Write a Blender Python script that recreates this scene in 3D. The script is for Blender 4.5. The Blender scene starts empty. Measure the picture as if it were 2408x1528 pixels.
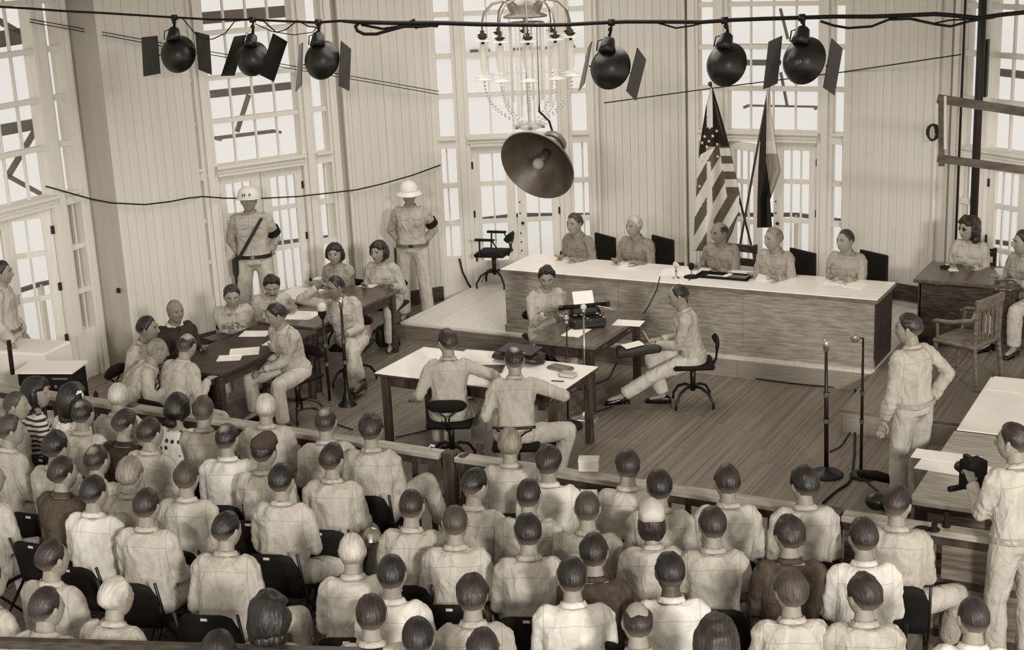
import bpy, bmesh, math, random
import numpy as np
from mathutils import Vector, Matrix
random.seed(7); np.random.seed(7)
S = bpy.context.scene; C = S.collection
PI = math.pi
# ---------------------------------------------------------------- camera
CAMH = 4.97; TH = math.radians(28.5); PITCH = math.radians(15.717); ROLL = math.radians(-2.558); F = 3444.5
def _rot(v):
    return np.array([v[0]*math.cos(TH)-v[1]*math.sin(TH), v[0]*math.sin(TH)+v[1]*math.cos(TH), v[2]])
_f = np.array([0, math.cos(PITCH), -math.sin(PITCH)]); _u = np.array([0, math.sin(PITCH), math.cos(PITCH)]); _r = np.array([1., 0, 0])
CF = _rot(_f); CR = _rot(_r*math.cos(ROLL)+_u*math.sin(ROLL)); CU = _rot(-_r*math.sin(ROLL)+_u*math.cos(ROLL))
cam = bpy.data.cameras.new('camera'); co = bpy.data.objects.new('camera', cam); C.objects.link(co)
cam.sensor_fit = 'HORIZONTAL'; cam.sensor_width = 36; cam.lens = 36*F/2408; cam.clip_end = 400
M = Matrix.Identity(4)
for i in range(3):
    M[i][0] = CR[i]; M[i][1] = CU[i]; M[i][2] = -CF[i]
M[2][3] = CAMH; co.matrix_world = M; S.camera = co
# ---------------------------------------------------------------- world, lights, exposure
W = bpy.data.worlds.new('world'); S.world = W; W.use_nodes = True
W.node_tree.nodes['Background'].inputs[0].default_value = (1, .955, .875, 1)
W.node_tree.nodes['Background'].inputs[1].default_value = .80
S.view_settings.view_transform = 'Standard'; S.view_settings.look = 'None'
S.view_settings.exposure = .12; S.view_settings.gamma = 1
try: S.view_settings.use_curve_mapping = False
except Exception: pass
S.cycles.max_bounces = 6; S.cycles.transparent_max_bounces = 24; S.cycles.caustics_reflective = False; S.cycles.caustics_refractive = False
def area(name, loc, tgt, size, power):
    l = bpy.data.lights.new(name, 'AREA'); l.size = size; l.energy = power; l.shape = 'DISK'; l.color = (1, .97, .93)
    o = bpy.data.objects.new(name, l); C.objects.link(o); o.location = loc
    o.rotation_euler = (Vector(tgt)-Vector(loc)).to_track_quat('-Z', 'Y').to_euler(); return o
area('flood_light_balcony', (2.5, -14.0, 8.0), (-7, 13, 1), 1.6, 1150)
o_ = area('fill_light_court', (-7.2, 13.6, 5.1), (-7.2, 13.6, 0), 4.5, 150)  # overhead fill added to lift the court; no such lamp hangs there
area('fill_light_side', (9.0, -4.0, 7.8), (-7, 13, 1), 2.0, 2300)  # added side fill for modelling, stands for no lamp in the hall
# ---------------------------------------------------------------- pixel <-> room
def ray(px, py): return CF*F + CR*(px-1204) - CU*(py-764)
def at(px, py, z):
    D = ray(px, py); t = (z-CAMH)/D[2]; return np.array([D[0]*t, D[1]*t, z])
def on(px, py, A, B):
    D = ray(px, py); A = np.array(A[:2], float); B = np.array(B[:2], float); L = B-A; t = L/np.linalg.norm(L); n = np.array([-t[1], t[0]])
    k = (A@n)/(D[:2]@n); P = D*k; return np.array([P[0], P[1], P[2]+CAMH])
def pdist(px, py, d):   # point at horizontal distance d from the camera along a sight line
    D = ray(px, py); k = d/math.hypot(D[0], D[1]); return D*k+np.array([0, 0, CAMH])
def yp(px, py, Y): return on(px, py, (-1, Y), (1, Y))
# ---------------------------------------------------------------- materials
def lin(c):
    c /= 255.; return c/12.92 if c <= .04045 else ((c+.055)/1.055)**2.4
def sep(v):
    g = np.interp(v, [0, 35, 150, 226, 255], [.80, .82, .952, .975, .975]); b = np.interp(v, [0, 35, 150, 226, 255], [.62, .66, .865, .93, .94])
    return (lin(v), lin(v*g), lin(v*b), 1)
MATS = {}
EXTW = (.93, .95, .97, 1)
def mat(name, v, rough=.7, spec=.3, metal=0, var=0, vscale=3., bump=0, bscale=30., stretch=None, coat=0, obvar=0, detail=4):
    if name in MATS: return MATS[name]
    m = bpy.data.materials.new(name); m.use_nodes = True; nt = m.node_tree; N = nt.nodes; L = nt.links
    b = N['Principled BSDF']; b.inputs['Roughness'].default_value = rough; b.inputs['Specular IOR Level'].default_value = spec
    b.inputs['Metallic'].default_value = metal; col = sep(v); b.inputs['Base Color'].default_value = col
    if coat: b.inputs['Coat Weight'].default_value = coat
    out = None
    tc = N.new('ShaderNodeTexCoord'); mp = N.new('ShaderNodeMapping'); L.new(tc.outputs['Object'], mp.inputs[0])
    if stretch: mp.inputs['Scale'].default_value = stretch
    if obvar:
        oi = N.new('ShaderNodeObjectInfo'); ad = N.new('ShaderNodeVectorMath'); ad.operation = 'MULTIPLY_ADD'
        cb = N.new('ShaderNodeCombineXYZ'); L.new(oi.outputs['Random'], cb.inputs[0]); L.new(oi.outputs['Random'], cb.inputs[1])
        L.new(cb.outputs[0], ad.inputs[0]); ad.inputs[1].default_value = (37, 19, 5); L.new(mp.outputs[0], ad.inputs[2]); vec = ad.outputs[0]
    else: vec = mp.outputs[0]
    if var:
        n = N.new('ShaderNodeTexNoise'); n.inputs['Scale'].default_value = vscale; n.inputs['Detail'].default_value = detail; L.new(vec, n.inputs['Vector'])
        r = N.new('ShaderNodeValToRGB'); r.color_ramp.elements[0].position = .32; r.color_ramp.elements[1].position = .68
        r.color_ramp.elements[0].color = sep(max(v-var, 8)); r.color_ramp.elements[1].color = sep(min(v+var, 250))
        L.new(n.outputs[0], r.inputs[0]); out = r.outputs[0]
    if obvar:
        hs = N.new('ShaderNodeHueSaturation'); mr = N.new('ShaderNodeMapRange'); L.new(oi.outputs['Random'], mr.inputs[0])
        mr.inputs['To Min'].default_value = 1-obvar; mr.inputs['To Max'].default_value = 1+obvar
        L.new(mr.outputs[0], hs.inputs['Value'])
        if out: L.new(out, hs.inputs['Color'])
        else: hs.inputs['Color'].default_value = col
        out = hs.outputs[0]
    if out: L.new(out, b.inputs['Base Color'])
    if bump:
        n2 = N.new('ShaderNodeTexNoise'); n2.inputs['Scale'].default_value = bscale; n2.inputs['Detail'].default_value = 4; L.new(vec, n2.inputs['Vector'])
        bp = N.new('ShaderNodeBump'); bp.inputs['Strength'].default_value = bump; bp.inputs['Distance'].default_value = .02
        L.new(n2.outputs[0], bp.inputs['Height']); L.new(bp.outputs[0], b.inputs['Normal'])
    MATS[name] = m; return m
def glassmat(name, alpha=.9, rough=.05, v=230, tint=None):
    m = bpy.data.materials.new(name); m.use_nodes = True; nt = m.node_tree; N = nt.nodes; L = nt.links
    b = N['Principled BSDF']; b.inputs['Base Color'].default_value = sep(v); b.inputs['Roughness'].default_value = rough
    t = N.new('ShaderNodeBsdfTransparent'); mx = N.new('ShaderNodeMixShader'); mx.inputs[0].default_value = 1-alpha
    L.new(t.outputs[0], mx.inputs[1]); L.new(b.outputs[0], mx.inputs[2]); L.new(mx.outputs[0], N['Material Output'].inputs[0]); MATS[name] = m; return m
def cloth(name, v, amt=1.):
    """shirt / trouser cloth with wrinkle relief"""
    if name in MATS: return MATS[name]
    m = bpy.data.materials.new(name); m.use_nodes = True; nt = m.node_tree; N = nt.nodes; L = nt.links
    b = N['Principled BSDF']; b.inputs['Roughness'].default_value = .92; b.inputs['Specular IOR Level'].default_value = .12
    tc = N.new('ShaderNodeTexCoord'); oi = N.new('ShaderNodeObjectInfo')
    ad = N.new('ShaderNodeVectorMath'); ad.operation = 'MULTIPLY_ADD'; cb = N.new('ShaderNodeCombineXYZ')
    L.new(oi.outputs['Random'], cb.inputs[0]); L.new(oi.outputs['Random'], cb.inputs[1]); L.new(cb.outputs[0], ad.inputs[0]); ad.inputs[1].default_value = (31, 17, 7)
    L.new(tc.outputs['Object'], ad.inputs[2])
    mp = N.new('ShaderNodeMapping'); mp.inputs['Scale'].default_value = (1.0, 1.0, .45); L.new(ad.outputs[0], mp.inputs[0])
    n1 = N.new('ShaderNodeTexNoise'); n1.inputs['Scale'].default_value = 9; n1.inputs['Detail'].default_value = 2; n1.inputs['Distortion'].default_value = 1.2; L.new(mp.outputs[0], n1.inputs['Vector'])
    n2 = N.new('ShaderNodeTexNoise'); n2.inputs['Scale'].default_value = 26; n2.inputs['Detail'].default_value = 3; n2.inputs['Distortion'].default_value = .8; L.new(ad.outputs[0], n2.inputs['Vector'])
    b1 = N.new('ShaderNodeBump'); b1.inputs['Strength'].default_value = .55*amt; b1.inputs['Distance'].default_value = .05; L.new(n1.outputs[0], b1.inputs['Height'])
    b2 = N.new('ShaderNodeBump'); b2.inputs['Strength'].default_value = .30*amt; b2.inputs['Distance'].default_value = .02; L.new(n2.outputs[0], b2.inputs['Height']); L.new(b1.outputs[0], b2.inputs['Normal'])
    L.new(b2.outputs[0], b.inputs['Normal'])
    r = N.new('ShaderNodeValToRGB'); r.color_ramp.elements[0].position = .3; r.color_ramp.elements[1].position = .6
    r.color_ramp.elements[0].color = sep(max(v-14, 8)); r.color_ramp.elements[1].color = sep(v+3); L.new(n1.outputs[0], r.inputs[0])
    # stitched seams: yoke and armholes, from a per-vertex signed distance
    at_ = N.new('ShaderNodeAttribute'); at_.attribute_name = 'seam'; sx = N.new('ShaderNodeSeparateXYZ'); L.new(at_.outputs['Vector'], sx.inputs[0]); ms = []
    for k in range(3):
        ab = N.new('ShaderNodeMath'); ab.operation = 'ABSOLUTE'; L.new(sx.outputs[k], ab.inputs[0]); ms.append(ab)
    mn = N.new('ShaderNodeMath'); mn.operation = 'MINIMUM'; L.new(ms[0].outputs[0], mn.inputs[0]); L.new(ms[1].outputs[0], mn.inputs[1])
    m3 = N.new('ShaderNodeMath'); m3.operation = 'MINIMUM'; L.new(mn.outputs[0], m3.inputs[0]); L.new(ms[2].outputs[0], m3.inputs[1]); mn = m3
    mr = N.new('ShaderNodeMapRange'); L.new(mn.outputs[0], mr.inputs[0]); mr.inputs['From Min'].default_value = .0004; mr.inputs['From Max'].default_value = .0026
    mxc = N.new('ShaderNodeMix'); mxc.data_type = 'RGBA'; L.new(mr.outputs[0], mxc.inputs[0]); mxc.inputs[6].default_value = sep(max(v*.86, 8)); L.new(r.outputs[0], mxc.inputs[7]); L.new(mxc.outputs[2], b.inputs['Base Color'])
    b3 = N.new('ShaderNodeBump'); b3.inputs['Strength'].default_value = .5; b3.inputs['Distance'].default_value = .005; L.new(mr.outputs[0], b3.inputs['Height']); L.new(b2.outputs[0], b3.inputs['Normal']); L.new(b3.outputs[0], b.inputs['Normal'])
    MATS[name] = m; return m
mat('wall_paint', 217, .62, .25, var=4, vscale=2.2, stretch=(5, 5, .5), obvar=.022)
mat('trim_paint', 226, .5, .3, var=5, vscale=4, stretch=(8, 8, .8))
mat('shaded_strip', 182, .7, var=5)  # return board turned from the light; its shade is in this colour
mat('baseboard', 70, .6, var=20, vscale=6)
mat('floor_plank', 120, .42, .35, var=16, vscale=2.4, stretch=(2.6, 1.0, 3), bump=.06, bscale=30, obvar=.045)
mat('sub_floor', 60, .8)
mat('stage_board_glare', 214, .35, .5, var=16, vscale=4, stretch=(7, .8, 3), obvar=.05)  # light boards, colour raised further to carry the glare on the platform
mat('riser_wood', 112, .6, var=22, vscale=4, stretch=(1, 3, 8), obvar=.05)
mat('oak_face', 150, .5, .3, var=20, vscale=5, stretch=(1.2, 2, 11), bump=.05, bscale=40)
mat('oak_top_glare', 236, .3, .5, var=5, vscale=3, stretch=(1, 4, 3))  # window glare on the bench top put into a near-white colour
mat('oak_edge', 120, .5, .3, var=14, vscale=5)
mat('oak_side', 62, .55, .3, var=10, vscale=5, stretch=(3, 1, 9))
mat('dark_wood', 62, .4, .4, var=16, vscale=5, stretch=(2, 2, 9), bump=.04)
mat('dark_top', 88, .28, .5, var=12, vscale=4, stretch=(5, 1, 1))
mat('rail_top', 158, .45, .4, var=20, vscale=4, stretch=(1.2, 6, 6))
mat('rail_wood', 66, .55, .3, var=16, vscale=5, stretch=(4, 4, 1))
mat('table_white', 240, .35, .3, var=5)
mat('wood_mid', 168, .5, .3, var=22, vscale=4, stretch=(1, 8, 3))
mat('black_metal', 26, .4, .4, var=6)
mat('black_matte', 24, .75, .2, var=6)
mat('lamp_black', 26, .35, .5, var=8, vscale=8)
mat('steel', 190, .25, .5, metal=.9)
mat('leather', 34, .4, .5, var=10, vscale=9, bump=.15, bscale=40)
mat('paper', 238, .8, .1); mat('paper_dim', 205, .8, .1, var=6); mat('cable', 24, .6); mat('iron', 40, .5)
mat('ink', 30, .8); mat('rope', 215, .8); mat('crystal_bead', 215, .15, .6, var=20, vscale=30)
mat('ext_beam', 78, .7, var=14); mat('ext_white', 236, .8); mat('ext_window', 60, .5); mat('rail_ext', 30, .6)
mat('horn_out', 120, .35, .5, metal=.4, var=22, vscale=6); mat('horn_in', 92, .4, .5, metal=.3, var=14, vscale=6)
mat('flag_dark', 40, .8, var=4); mat('flag_red', 96, .85, var=6); mat('flag_white', 216, .85, var=5); mat('flag_grey', 150, .85, var=6)
mat('wood_chair', 105, .4, .5, var=20, vscale=6, stretch=(2, 2, 8)); mat('lumber', 92, .6, var=14, stretch=(2, 2, 6)); mat('card', 212, .8, var=8)
glassmat('window_glass', .93, .03); glassmat('crystal', .55, .1, 235); glassmat('bulb', .5, .08, 220)
MATS['ext_white'].node_tree.nodes['Principled BSDF'].inputs['Base Color'].default_value = (.97, .98, 1, 1)
# ---------------------------------------------------------------- mesh helpers
def link(o, parent=None):
    C.objects.link(o)
    if parent is not None: o.parent = parent
    return o
def tagp(o, label=None, cat=None, group=None, kind=None):
    if label: o['label'] = label
    if cat: o['category'] = cat
    if group: o['group'] = group
    if kind: o['kind'] = kind
    return o
def empty(name, loc=(0, 0, 0), rz=0, label=None, cat=None, group=None, kind=None):
    o = bpy.data.objects.new(name, None); o.empty_display_size = .1; C.objects.link(o); o.location = loc; o.rotation_euler = (0, 0, rz)
    return tagp(o, label, cat, group, kind)
class MB:
    """collects simple solids; build() links them as one mesh object"""
    def __init__(s): s.v = []; s.f = []; s.mi = []; s.n = 0; s.cur = 0
    def add(s, V, Fc, m=None):
        V = np.asarray(V, float).reshape(-1, 3); s.v.append(V); k = s.n
        for f in Fc: s.f.append([i+k for i in f]); s.mi.append(s.cur if m is None else m)
        s.n += len(V); return s
    def box(s, a, b, m=None):
        (x0, y0, z0), (x1, y1, z1) = a, b
        V = [(x0, y0, z0), (x1, y0, z0), (x1, y1, z0), (x0, y1, z0), (x0, y0, z1), (x1, y0, z1), (x1, y1, z1), (x0, y1, z1)]
        return s.add(V, [(3, 2, 1, 0), (4, 5, 6, 7), (0, 1, 5, 4), (1, 2, 6, 5), (2, 3, 7, 6), (3, 0, 4, 7)], m)
    def cbox(s, c, d, m=None, R=None, bev=0):
        c = np.array(c, float); h = np.array(d, float)/2
        if bev:
            V = []; e = min(bev, *(h*.9))
            for sx in (-1, 1):
                for sy in (-1, 1):
                    for sz in (-1, 1):
                        q = np.array([sx, sy, sz])
                        for ax in range(3):
                            p = h-e; p[ax] = h[ax]; V.append(q*p)
            V = np.array(V)
            if R is not None: V = V@np.array(R).T
            bm = bmesh.new(); vs = [bm.verts.new(v) for v in V]; r = bmesh.ops.convex_hull(bm, input=vs); bm.verts.index_update()
            VV = [v.co[:] for v in bm.verts]; FF = [[v.index for v in f.verts] for f in bm.faces]; bm.free()
            return s.add(np.array(VV)+c, FF, m)
        V = np.array([(-1, -1, -1), (1, -1, -1), (1, 1, -1), (-1, 1, -1), (-1, -1, 1), (1, -1, 1), (1, 1, 1), (-1, 1, 1)])*h
        if R is not None: V = V@np.array(R).T
        return s.add(V+c, [(3, 2, 1, 0), (4, 5, 6, 7), (0, 1, 5, 4), (1, 2, 6, 5), (2, 3, 7, 6), (3, 0, 4, 7)], m)
    def beam(s, p, q, w, d, m=None, up=(0, 0, 1)):
        p = np.array(p, float); q = np.array(q, float); L = np.linalg.norm(q-p); x = (q-p)/L; u = np.array(up, float)
        if abs(x@u) > .98: u = np.array([0, 1., 0])
        y = np.cross(u, x); y /= np.linalg.norm(y); z = np.cross(x, y)
        return s.cbox((p+q)/2, (L, w, d), m, np.array([x, y, z]).T)
    def tube(s, pts, r, seg=8, m=None, cap=True):
        P = np.array(pts, float); n = len(P); r = np.full(n, r) if np.isscalar(r) else np.array(r, float)
        T = np.gradient(P, axis=0) if n > 2 else np.array([P[1]-P[0]]*2); T /= (np.linalg.norm(T, axis=1)[:, None]+1e-9)
        u = np.array([0, 0, 1.]) if abs(T[0][2]) < .9 else np.array([1., 0, 0]); V = []
        for i in range(n):
            a = np.cross(T[i], u); a /= np.linalg.norm(a)+1e-9; b = np.cross(a, T[i]); u = b
            for k in range(seg):
                t = 2*PI*k/seg; V.append(P[i]+r[i]*(a*math.cos(t)+b*math.sin(t)))
        Fc = [(i*seg+k, i*seg+(k+1) % seg, (i+1)*seg+(k+1) % seg, (i+1)*seg+k) for i in range(n-1) for k in range(seg)]
        if cap: Fc += [tuple(range(seg))[::-1], tuple(range((n-1)*seg, n*seg))]
        return s.add(V, Fc, m)
    def lathe(s, prof, c=(0, 0, 0), ax=(0, 0, 1), seg=20, m=None):
        ax = np.array(ax, float); ax /= np.linalg.norm(ax); h = np.array([1., 0, 0]) if abs(ax[0]) < .9 else np.array([0, 1., 0])
        a = np.cross(ax, h); a /= np.linalg.norm(a); b = np.cross(ax, a); V = []
        for (r, z) in prof:
            for k in range(seg):
                t = 2*PI*k/seg; V.append(np.array(c)+ax*z+max(r, 1e-4)*(a*math.cos(t)+b*math.sin(t)))
        n = len(prof); Fc = [(i*seg+k, i*seg+(k+1) % seg, (i+1)*seg+(k+1) % seg, (i+1)*seg+k) for i in range(n-1) for k in range(seg)]
        return s.add(V, Fc, m)
    def ball(s, c, r, seg=10, ring=7, m=None, R=None):
        r = np.array([r]*3 if np.isscalar(r) else r, float); V = []
        for i in range(ring+1):
            th = PI*i/ring
            for k in range(seg):
                t = 2*PI*k/seg; V.append((max(math.sin(th), 1e-3)*math.cos(t), max(math.sin(th), 1e-3)*math.sin(t), math.cos(th)))
        V = np.array(V)*r
        if R is not None: V = V@np.array(R).T
        Fc = [(i*seg+k, (i+1)*seg+k, (i+1)*seg+(k+1) % seg, i*seg+(k+1) % seg) for i in range(ring) for k in range(seg)]
        return s.add(V+np.array(c), Fc, m)
    def mesh(s, name, mats, smooth=False):
        me = bpy.data.meshes.new(name); V = np.concatenate(s.v); me.from_pydata(V.tolist(), [], s.f)
        for m in (mats if isinstance(mats, (list, tuple)) else [mats]): me.materials.append(MATS[m] if isinstance(m, str) else m)
        if max(s.mi) > 0: me.polygons.foreach_set('material_index', s.mi)
        if smooth: me.polygons.foreach_set('use_smooth', [True]*len(me.polygons))
        me.update(); return me
    def build(s, name, mats, parent=None, smooth=False):
        return link(bpy.data.objects.new(name, s.mesh(name, mats, smooth)), parent)
def B(name, mats, parent, a, b): return MB().box(a, b).build(name, mats, parent)
def inst(src, name=None, parent=None, loc=None, scale=None, rot=None):
    o = src.copy(); C.objects.link(o)
    if name: o.name = name
    if parent is not None: o.parent = parent
    if loc is not None: o.location = loc
    if scale is not None: o.scale = scale
    if rot is not None: o.rotation_euler = rot
    return o
def copy_tree(o, parent=None):
    c = o.copy(); C.objects.link(c)
    if parent is not None: c.parent = parent
    for ch in o.children: copy_tree(ch, c)
    return c
_unit = {}
def ubox(mats):  # shared unit cube mesh
    if mats not in _unit: _unit[mats] = MB().cbox((0, 0, 0), (1, 1, 1)).mesh('block', mats)
    return _unit[mats]
def ub(name, mats, parent, c, d):
    o = bpy.data.objects.new(name, ubox(mats)); C.objects.link(o); o.parent = parent; o.location = c; o.scale = d; return o
# ---------------------------------------------------------------- floor
fl = empty('floor', kind='structure')
_poly = [(-12.2, 3.5), (1.5, 3.5), (1.5, 15.2), (-2.3, 16.7), (-3.6, 17.5), (-4.9, 17.95), (-7., 17.9), (-8.2, 17.5), (-9.9, 16.55), (-10.8, 15.3), (-11.7, 13.6), (-12.2, 12.3)]
_m = MB(); _m.add([(x, y, -.14) for x, y in _poly]+[(x, y, -.045) for x, y in _poly], [tuple(range(12))[::-1], tuple(range(12, 24))]+[(i, (i+1) % 12, 12+(i+1) % 12, 12+i) for i in range(12)]); _m.build('sub_floor', 'sub_floor', fl)
tr_ = empty('terrace', kind='structure'); MB().box((-60, -20, -.4), (50, 60, -.2)).build('paving', 'ext_white', tr_)
ce = empty('ceiling', kind='structure')
MB().box((-13, 4.0, 5.2), (3, 19, 5.35)).build('ceiling_board', 'wall_paint', ce)
pw = .152
for i in range(92):
    x = -12.28+pw*i
    offs = random.uniform(-.6, .6)
    xm = x+pw/2; yend = np.interp(xm, [-12.2, -11.7, -10.75, -9.9, -8.1, -7., -4.9, -3.6, -2.5, 1.5], [12.3, 13.55, 15.25, 16.5, 17.4, 17.85, 17.85, 17.4, 16.75, 15.])
    ys = [4.3, 8.3+offs, min(12.6+offs, yend-.5), yend]
    for a, b in zip(ys[:-1], ys[1:]):
        ub('plank', 'floor_plank', fl, (x+pw/2, (a+b)/2, -.02+random.uniform(-.0006, .0006)), (pw-.0018, b-a-.002, .04))
# ---------------------------------------------------------------- wall polygon
Z0, ZT = 0., 5.2
WL = dict(w1=((-12.08, 10.0), (-12.08, 12.1), 1.115), w2=((-11.56, 13.57), (-10.68, 15.26), .81), w3=((-9.84, 16.38), (-8.08, 17.33), .965),
          w4=((-6.82, 17.73), (-4.91, 17.80), 1.033), w5=((-3.60, 17.35), (-2.58, 16.69), 1.28))
def frame_of(A, B_):
    A = np.array(A, float); B_ = np.array(B_, float); t = (B_-A)/np.linalg.norm(B_-A); return A, t, math.atan2(t[1], t[0])
LV = [2.17, 2.71, 3.225, 3.75, 4.27, 4.79]   # rail heights above the transom band
def window(n, key, zfloor, open_leaf=None):
    A, B_, c = WL[key]; A, t, ang = frame_of(A, B_); O = A+t*c
    w = empty('window_%d' % n, (O[0], O[1], 0), ang, kind='structure')     # local: x along wall, +y outwards, z up
    def bx(nm, x0, x1, z0, z1, y0=-.04, y1=.10, mt='trim_paint'):
        return ub(nm, mt, w, ((x0+x1)/2, (y0+y1)/2, (z0+z1)/2), (x1-x0, y1-y0, z1-z0))
    for s in (-1, 1):
        a, b = sorted((s*.575, s*.765)); bx('post', a, b, zfloor, ZT, -.05, .12)
        a, b = sorted((s*.63, s*.71)); bx('post_moulding', a, b, zfloor, ZT, -.085, -.05)
        a, b = sorted((s*.965, s*1.10)); bx('casing', a, b, zfloor, ZT, -.06, .12)
        a, b = sorted((s*1.08, s*1.34)); bx('casing', a, b, zfloor, ZT, .07, .13)
        a, b = sorted((s*1.0, s*1.05)); bx('casing_moulding', a, b, zfloor, ZT, -.085, -.06)
        a, b = sorted((s*.765, s*.965)); bx('rail', a, b, 2.04, 2.15, -.06, .1); bx('sill', a-.01, b+.01, 2.15, 2.18, -.1, .1)
        bx('panel', a, b, zfloor, .58, -.02, .04)
        for z in (1.03, 1.54): bx('rail', a, b, z-.03, z+.03, -.03, .06)
        for z in LV[1:]: bx('rail', a, b, z-.03, z+.03, -.03, .06)
        m0 = a+.125 if s > 0 else b-.125
        bx('muntin', m0-.011, m0+.011, .58, 2.04, .0, .04)
        for z0, z1 in ((.58, 1.0), (1.06, 1.51), (1.57, 2.04)): bx('pane', a, m0-.011, z0, z1, .018, .022, 'window_glass'); bx('pane', m0+.011, b, z0, z1, .018, .022, 'window_glass')
        for z0, z1 in zip(LV[:-1], LV[1:]): bx('pane', a, b, z0+.03, z1-.03, .018, .022, 'window_glass')
    bx('transom', -.575, .575, 2.05, 2.15, -.07, .12); bx('sill', -.6, .6, 2.15, 2.185, -.12, .12); bx('sill', -.6, .6, 2.10, 2.12, -.09, -.07)
    for z in LV[1:]: bx('rail', -.575, .575, z-.027, z+.027, -.03, .07)
    xs = [-.575, -.29, 0, .285, .575]
    for x in xs[1:-1]: bx('muntin', x-.011, x+.011, 2.18, ZT, .0, .035)
    for z0, z1 in zip(LV[:-1], LV[1:]):
        for x0, x1 in zip(xs[:-1], xs[1:]): bx('pane', x0+.011, x1-.011, z0+.027, z1-.027, .016, .020, 'window_glass')
    d = empty('door_%d' % n, (O[0], O[1], 0), ang, kind='structure')
    for s in (-1, 1):
        hx = s*.57
        if open_leaf and s in open_leaf: rz = open_leaf[s]
        else: rz = 0
        lf = MB(); wd = .56; z1 = 2.04; zb = zfloor+.01
        e = -s   # leaf extends from hinge towards centre
        def lb(a, b, z0, z1_, y0=-.02, y1=.025):
            a, b = sorted((e*a, e*b)); lf.box((a, y0, z0), (b, y1, z1_))
        lb(0, .105, zb, z1); lb(.44, .56, zb, z1); lb(.105, .44, z1-.10, z1); lb(.105, .44, zb, .50); lb(.105, .44, 1.01, 1.065); lb(.105, .44, 1.515, 1.57)
        lo = lf.build('door_leaf', 'trim_paint', d); lo.location = (hx, .03, 0); lo.rotation_euler = (0, 0, rz)
        for a, b in ((.20, .222), (.325, .347)) if key in ('w2', 'w4', 'w5') else ((.26, .285),):
            a, b = sorted((e*a, e*b)); q = MB().box((a, -.012, .5), (b, .012, z1-.1)).build('muntin', 'trim_paint', lo)
        for a, b in ((.5, 1.01), (1.065, 1.515), (1.57, z1-.1)):
            x0, x1 = sorted((e*.105, e*.44)); MB().box((x0, -.003, a), (x1, .003, b)).build('pane', 'window_glass', lo)
        for zz in (.5, 1.1, 1.75):
            MB().box((e*.0-.02, -.032, zz), (e*.0+.02, -.02, zz+.09)).build('hinge', 'iron', lo)
        if s > 0:
            MB().ball((e*.50, -.05, 1.0), .022).tube([(e*.50, -.05, 1.0), (e*.50, -.02, 1.0)], .01).build('knob', 'iron', lo, True)
            for zz in (.62, .74, .86, 1.13, 1.28): MB().ball((e*.53, -.025, zz), .011, 8, 5).build('bolt', 'iron', lo, True)
    return w, O, t, ang
mat('shutter', 168, .7, var=4)
WIN = {}
for n, (k, zf) in enumerate((('w1', 0), ('w2', 0), ('w3', .0), ('w4', .22), ('w5', .22)), 1):
    WIN[k] = window(n, k, zf, {1: -.6} if k == 'w1' else ({-1: -.5} if k == 'w4' else None))
for q_ in ((.58, 1.0), (1.06, 1.51), (1.57, 2.04)): ub('shutter', 'shutter', bpy.data.objects['window_1'], (.865, .07, sum(q_)/2), (.20, .02, q_[1]-q_[0]))
# board-clad wall panels between the windows
def wpt(key, s, out=0.):
    A, B_, c = WL[key]; A, t, a = frame_of(A, B_); n = np.array([-t[1], t[0]]); return A+t*s+n*out
def wall(name, P, Q, zb=0., base=True, thick=.08):
    P = np.array(P[:2], float); Q = np.array(Q[:2], float); L = np.linalg.norm(Q-P); t = (Q-P)/L; ang = math.atan2(t[1], t[0])
    w = empty(name, (P[0], P[1], 0), ang, kind='structure')
    ub('backing', 'wall_paint', w, (L/2, .05+thick/2, ZT/2), (L, .06, ZT))
    n = max(1, round(L/.108)); bw = L/n
    for i in range(n):
        ub('board', 'wall_paint', w, (bw*(i+.5), .025+random.uniform(-.0012, .0012), ZT/2), (bw-.003, .05, ZT))
    if base: 
        b = ub('skirting', 'baseboard', w, (L/2, -.012, zb+.10), (L-.01, .022, .20))
    return w
n3 = lambda a: np.array(a)
c12 = np.array([-11.815, 12.42]); e12 = wpt('w2', -.03, -.13)
wall('wall_left', c12, e12)
# return strip by the first window
rs = empty('trim_1', (-12.14, 12.30, 0), kind='structure'); A_ = np.array([-12.10, 12.30]); L_ = np.linalg.norm(c12-A_); a_ = math.atan2(*(c12-A_)[::-1]); rs.location = (A_[0], A_[1], 0); rs.rotation_euler = (0, 0, a_)
ub('return_board', 'shaded_strip', rs, (L_/2, .03, ZT/2), (L_+.01, .06, ZT))
wall('wall_back_left', wpt('w2', 2.0, -.03), wpt('w3', -.06, -.06))
wall('wall_back', wpt('w3', 2.07, -.02), wpt('w4', -.10, -.04), .22)
wall('wall_back_right', on(1986, 150, wpt('w4', 0, -.12), wpt('w4', 1, -.12))[:2], wpt('w5', .12, -.03), .22)
wall('wall_right', wpt('w5', 2.4, -.02), wpt('w5', 6.6, -.02), .22)
wall('wall_far_left', (-12.08, 4.5), (-12.08, 9.95))
# mouldings beside panels
for i, (k, s) in enumerate((('w2', 2.0), ('w3', 2.06), ('w4', -.11), ('w5', -.02)), 2):
    p = wpt(k, s, -.09); o = MB().tube([(p[0], p[1], 0), (p[0], p[1], ZT)], .022, 8).build('trim_%d' % i, 'trim_paint'); tagp(o, kind='structure')
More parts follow.
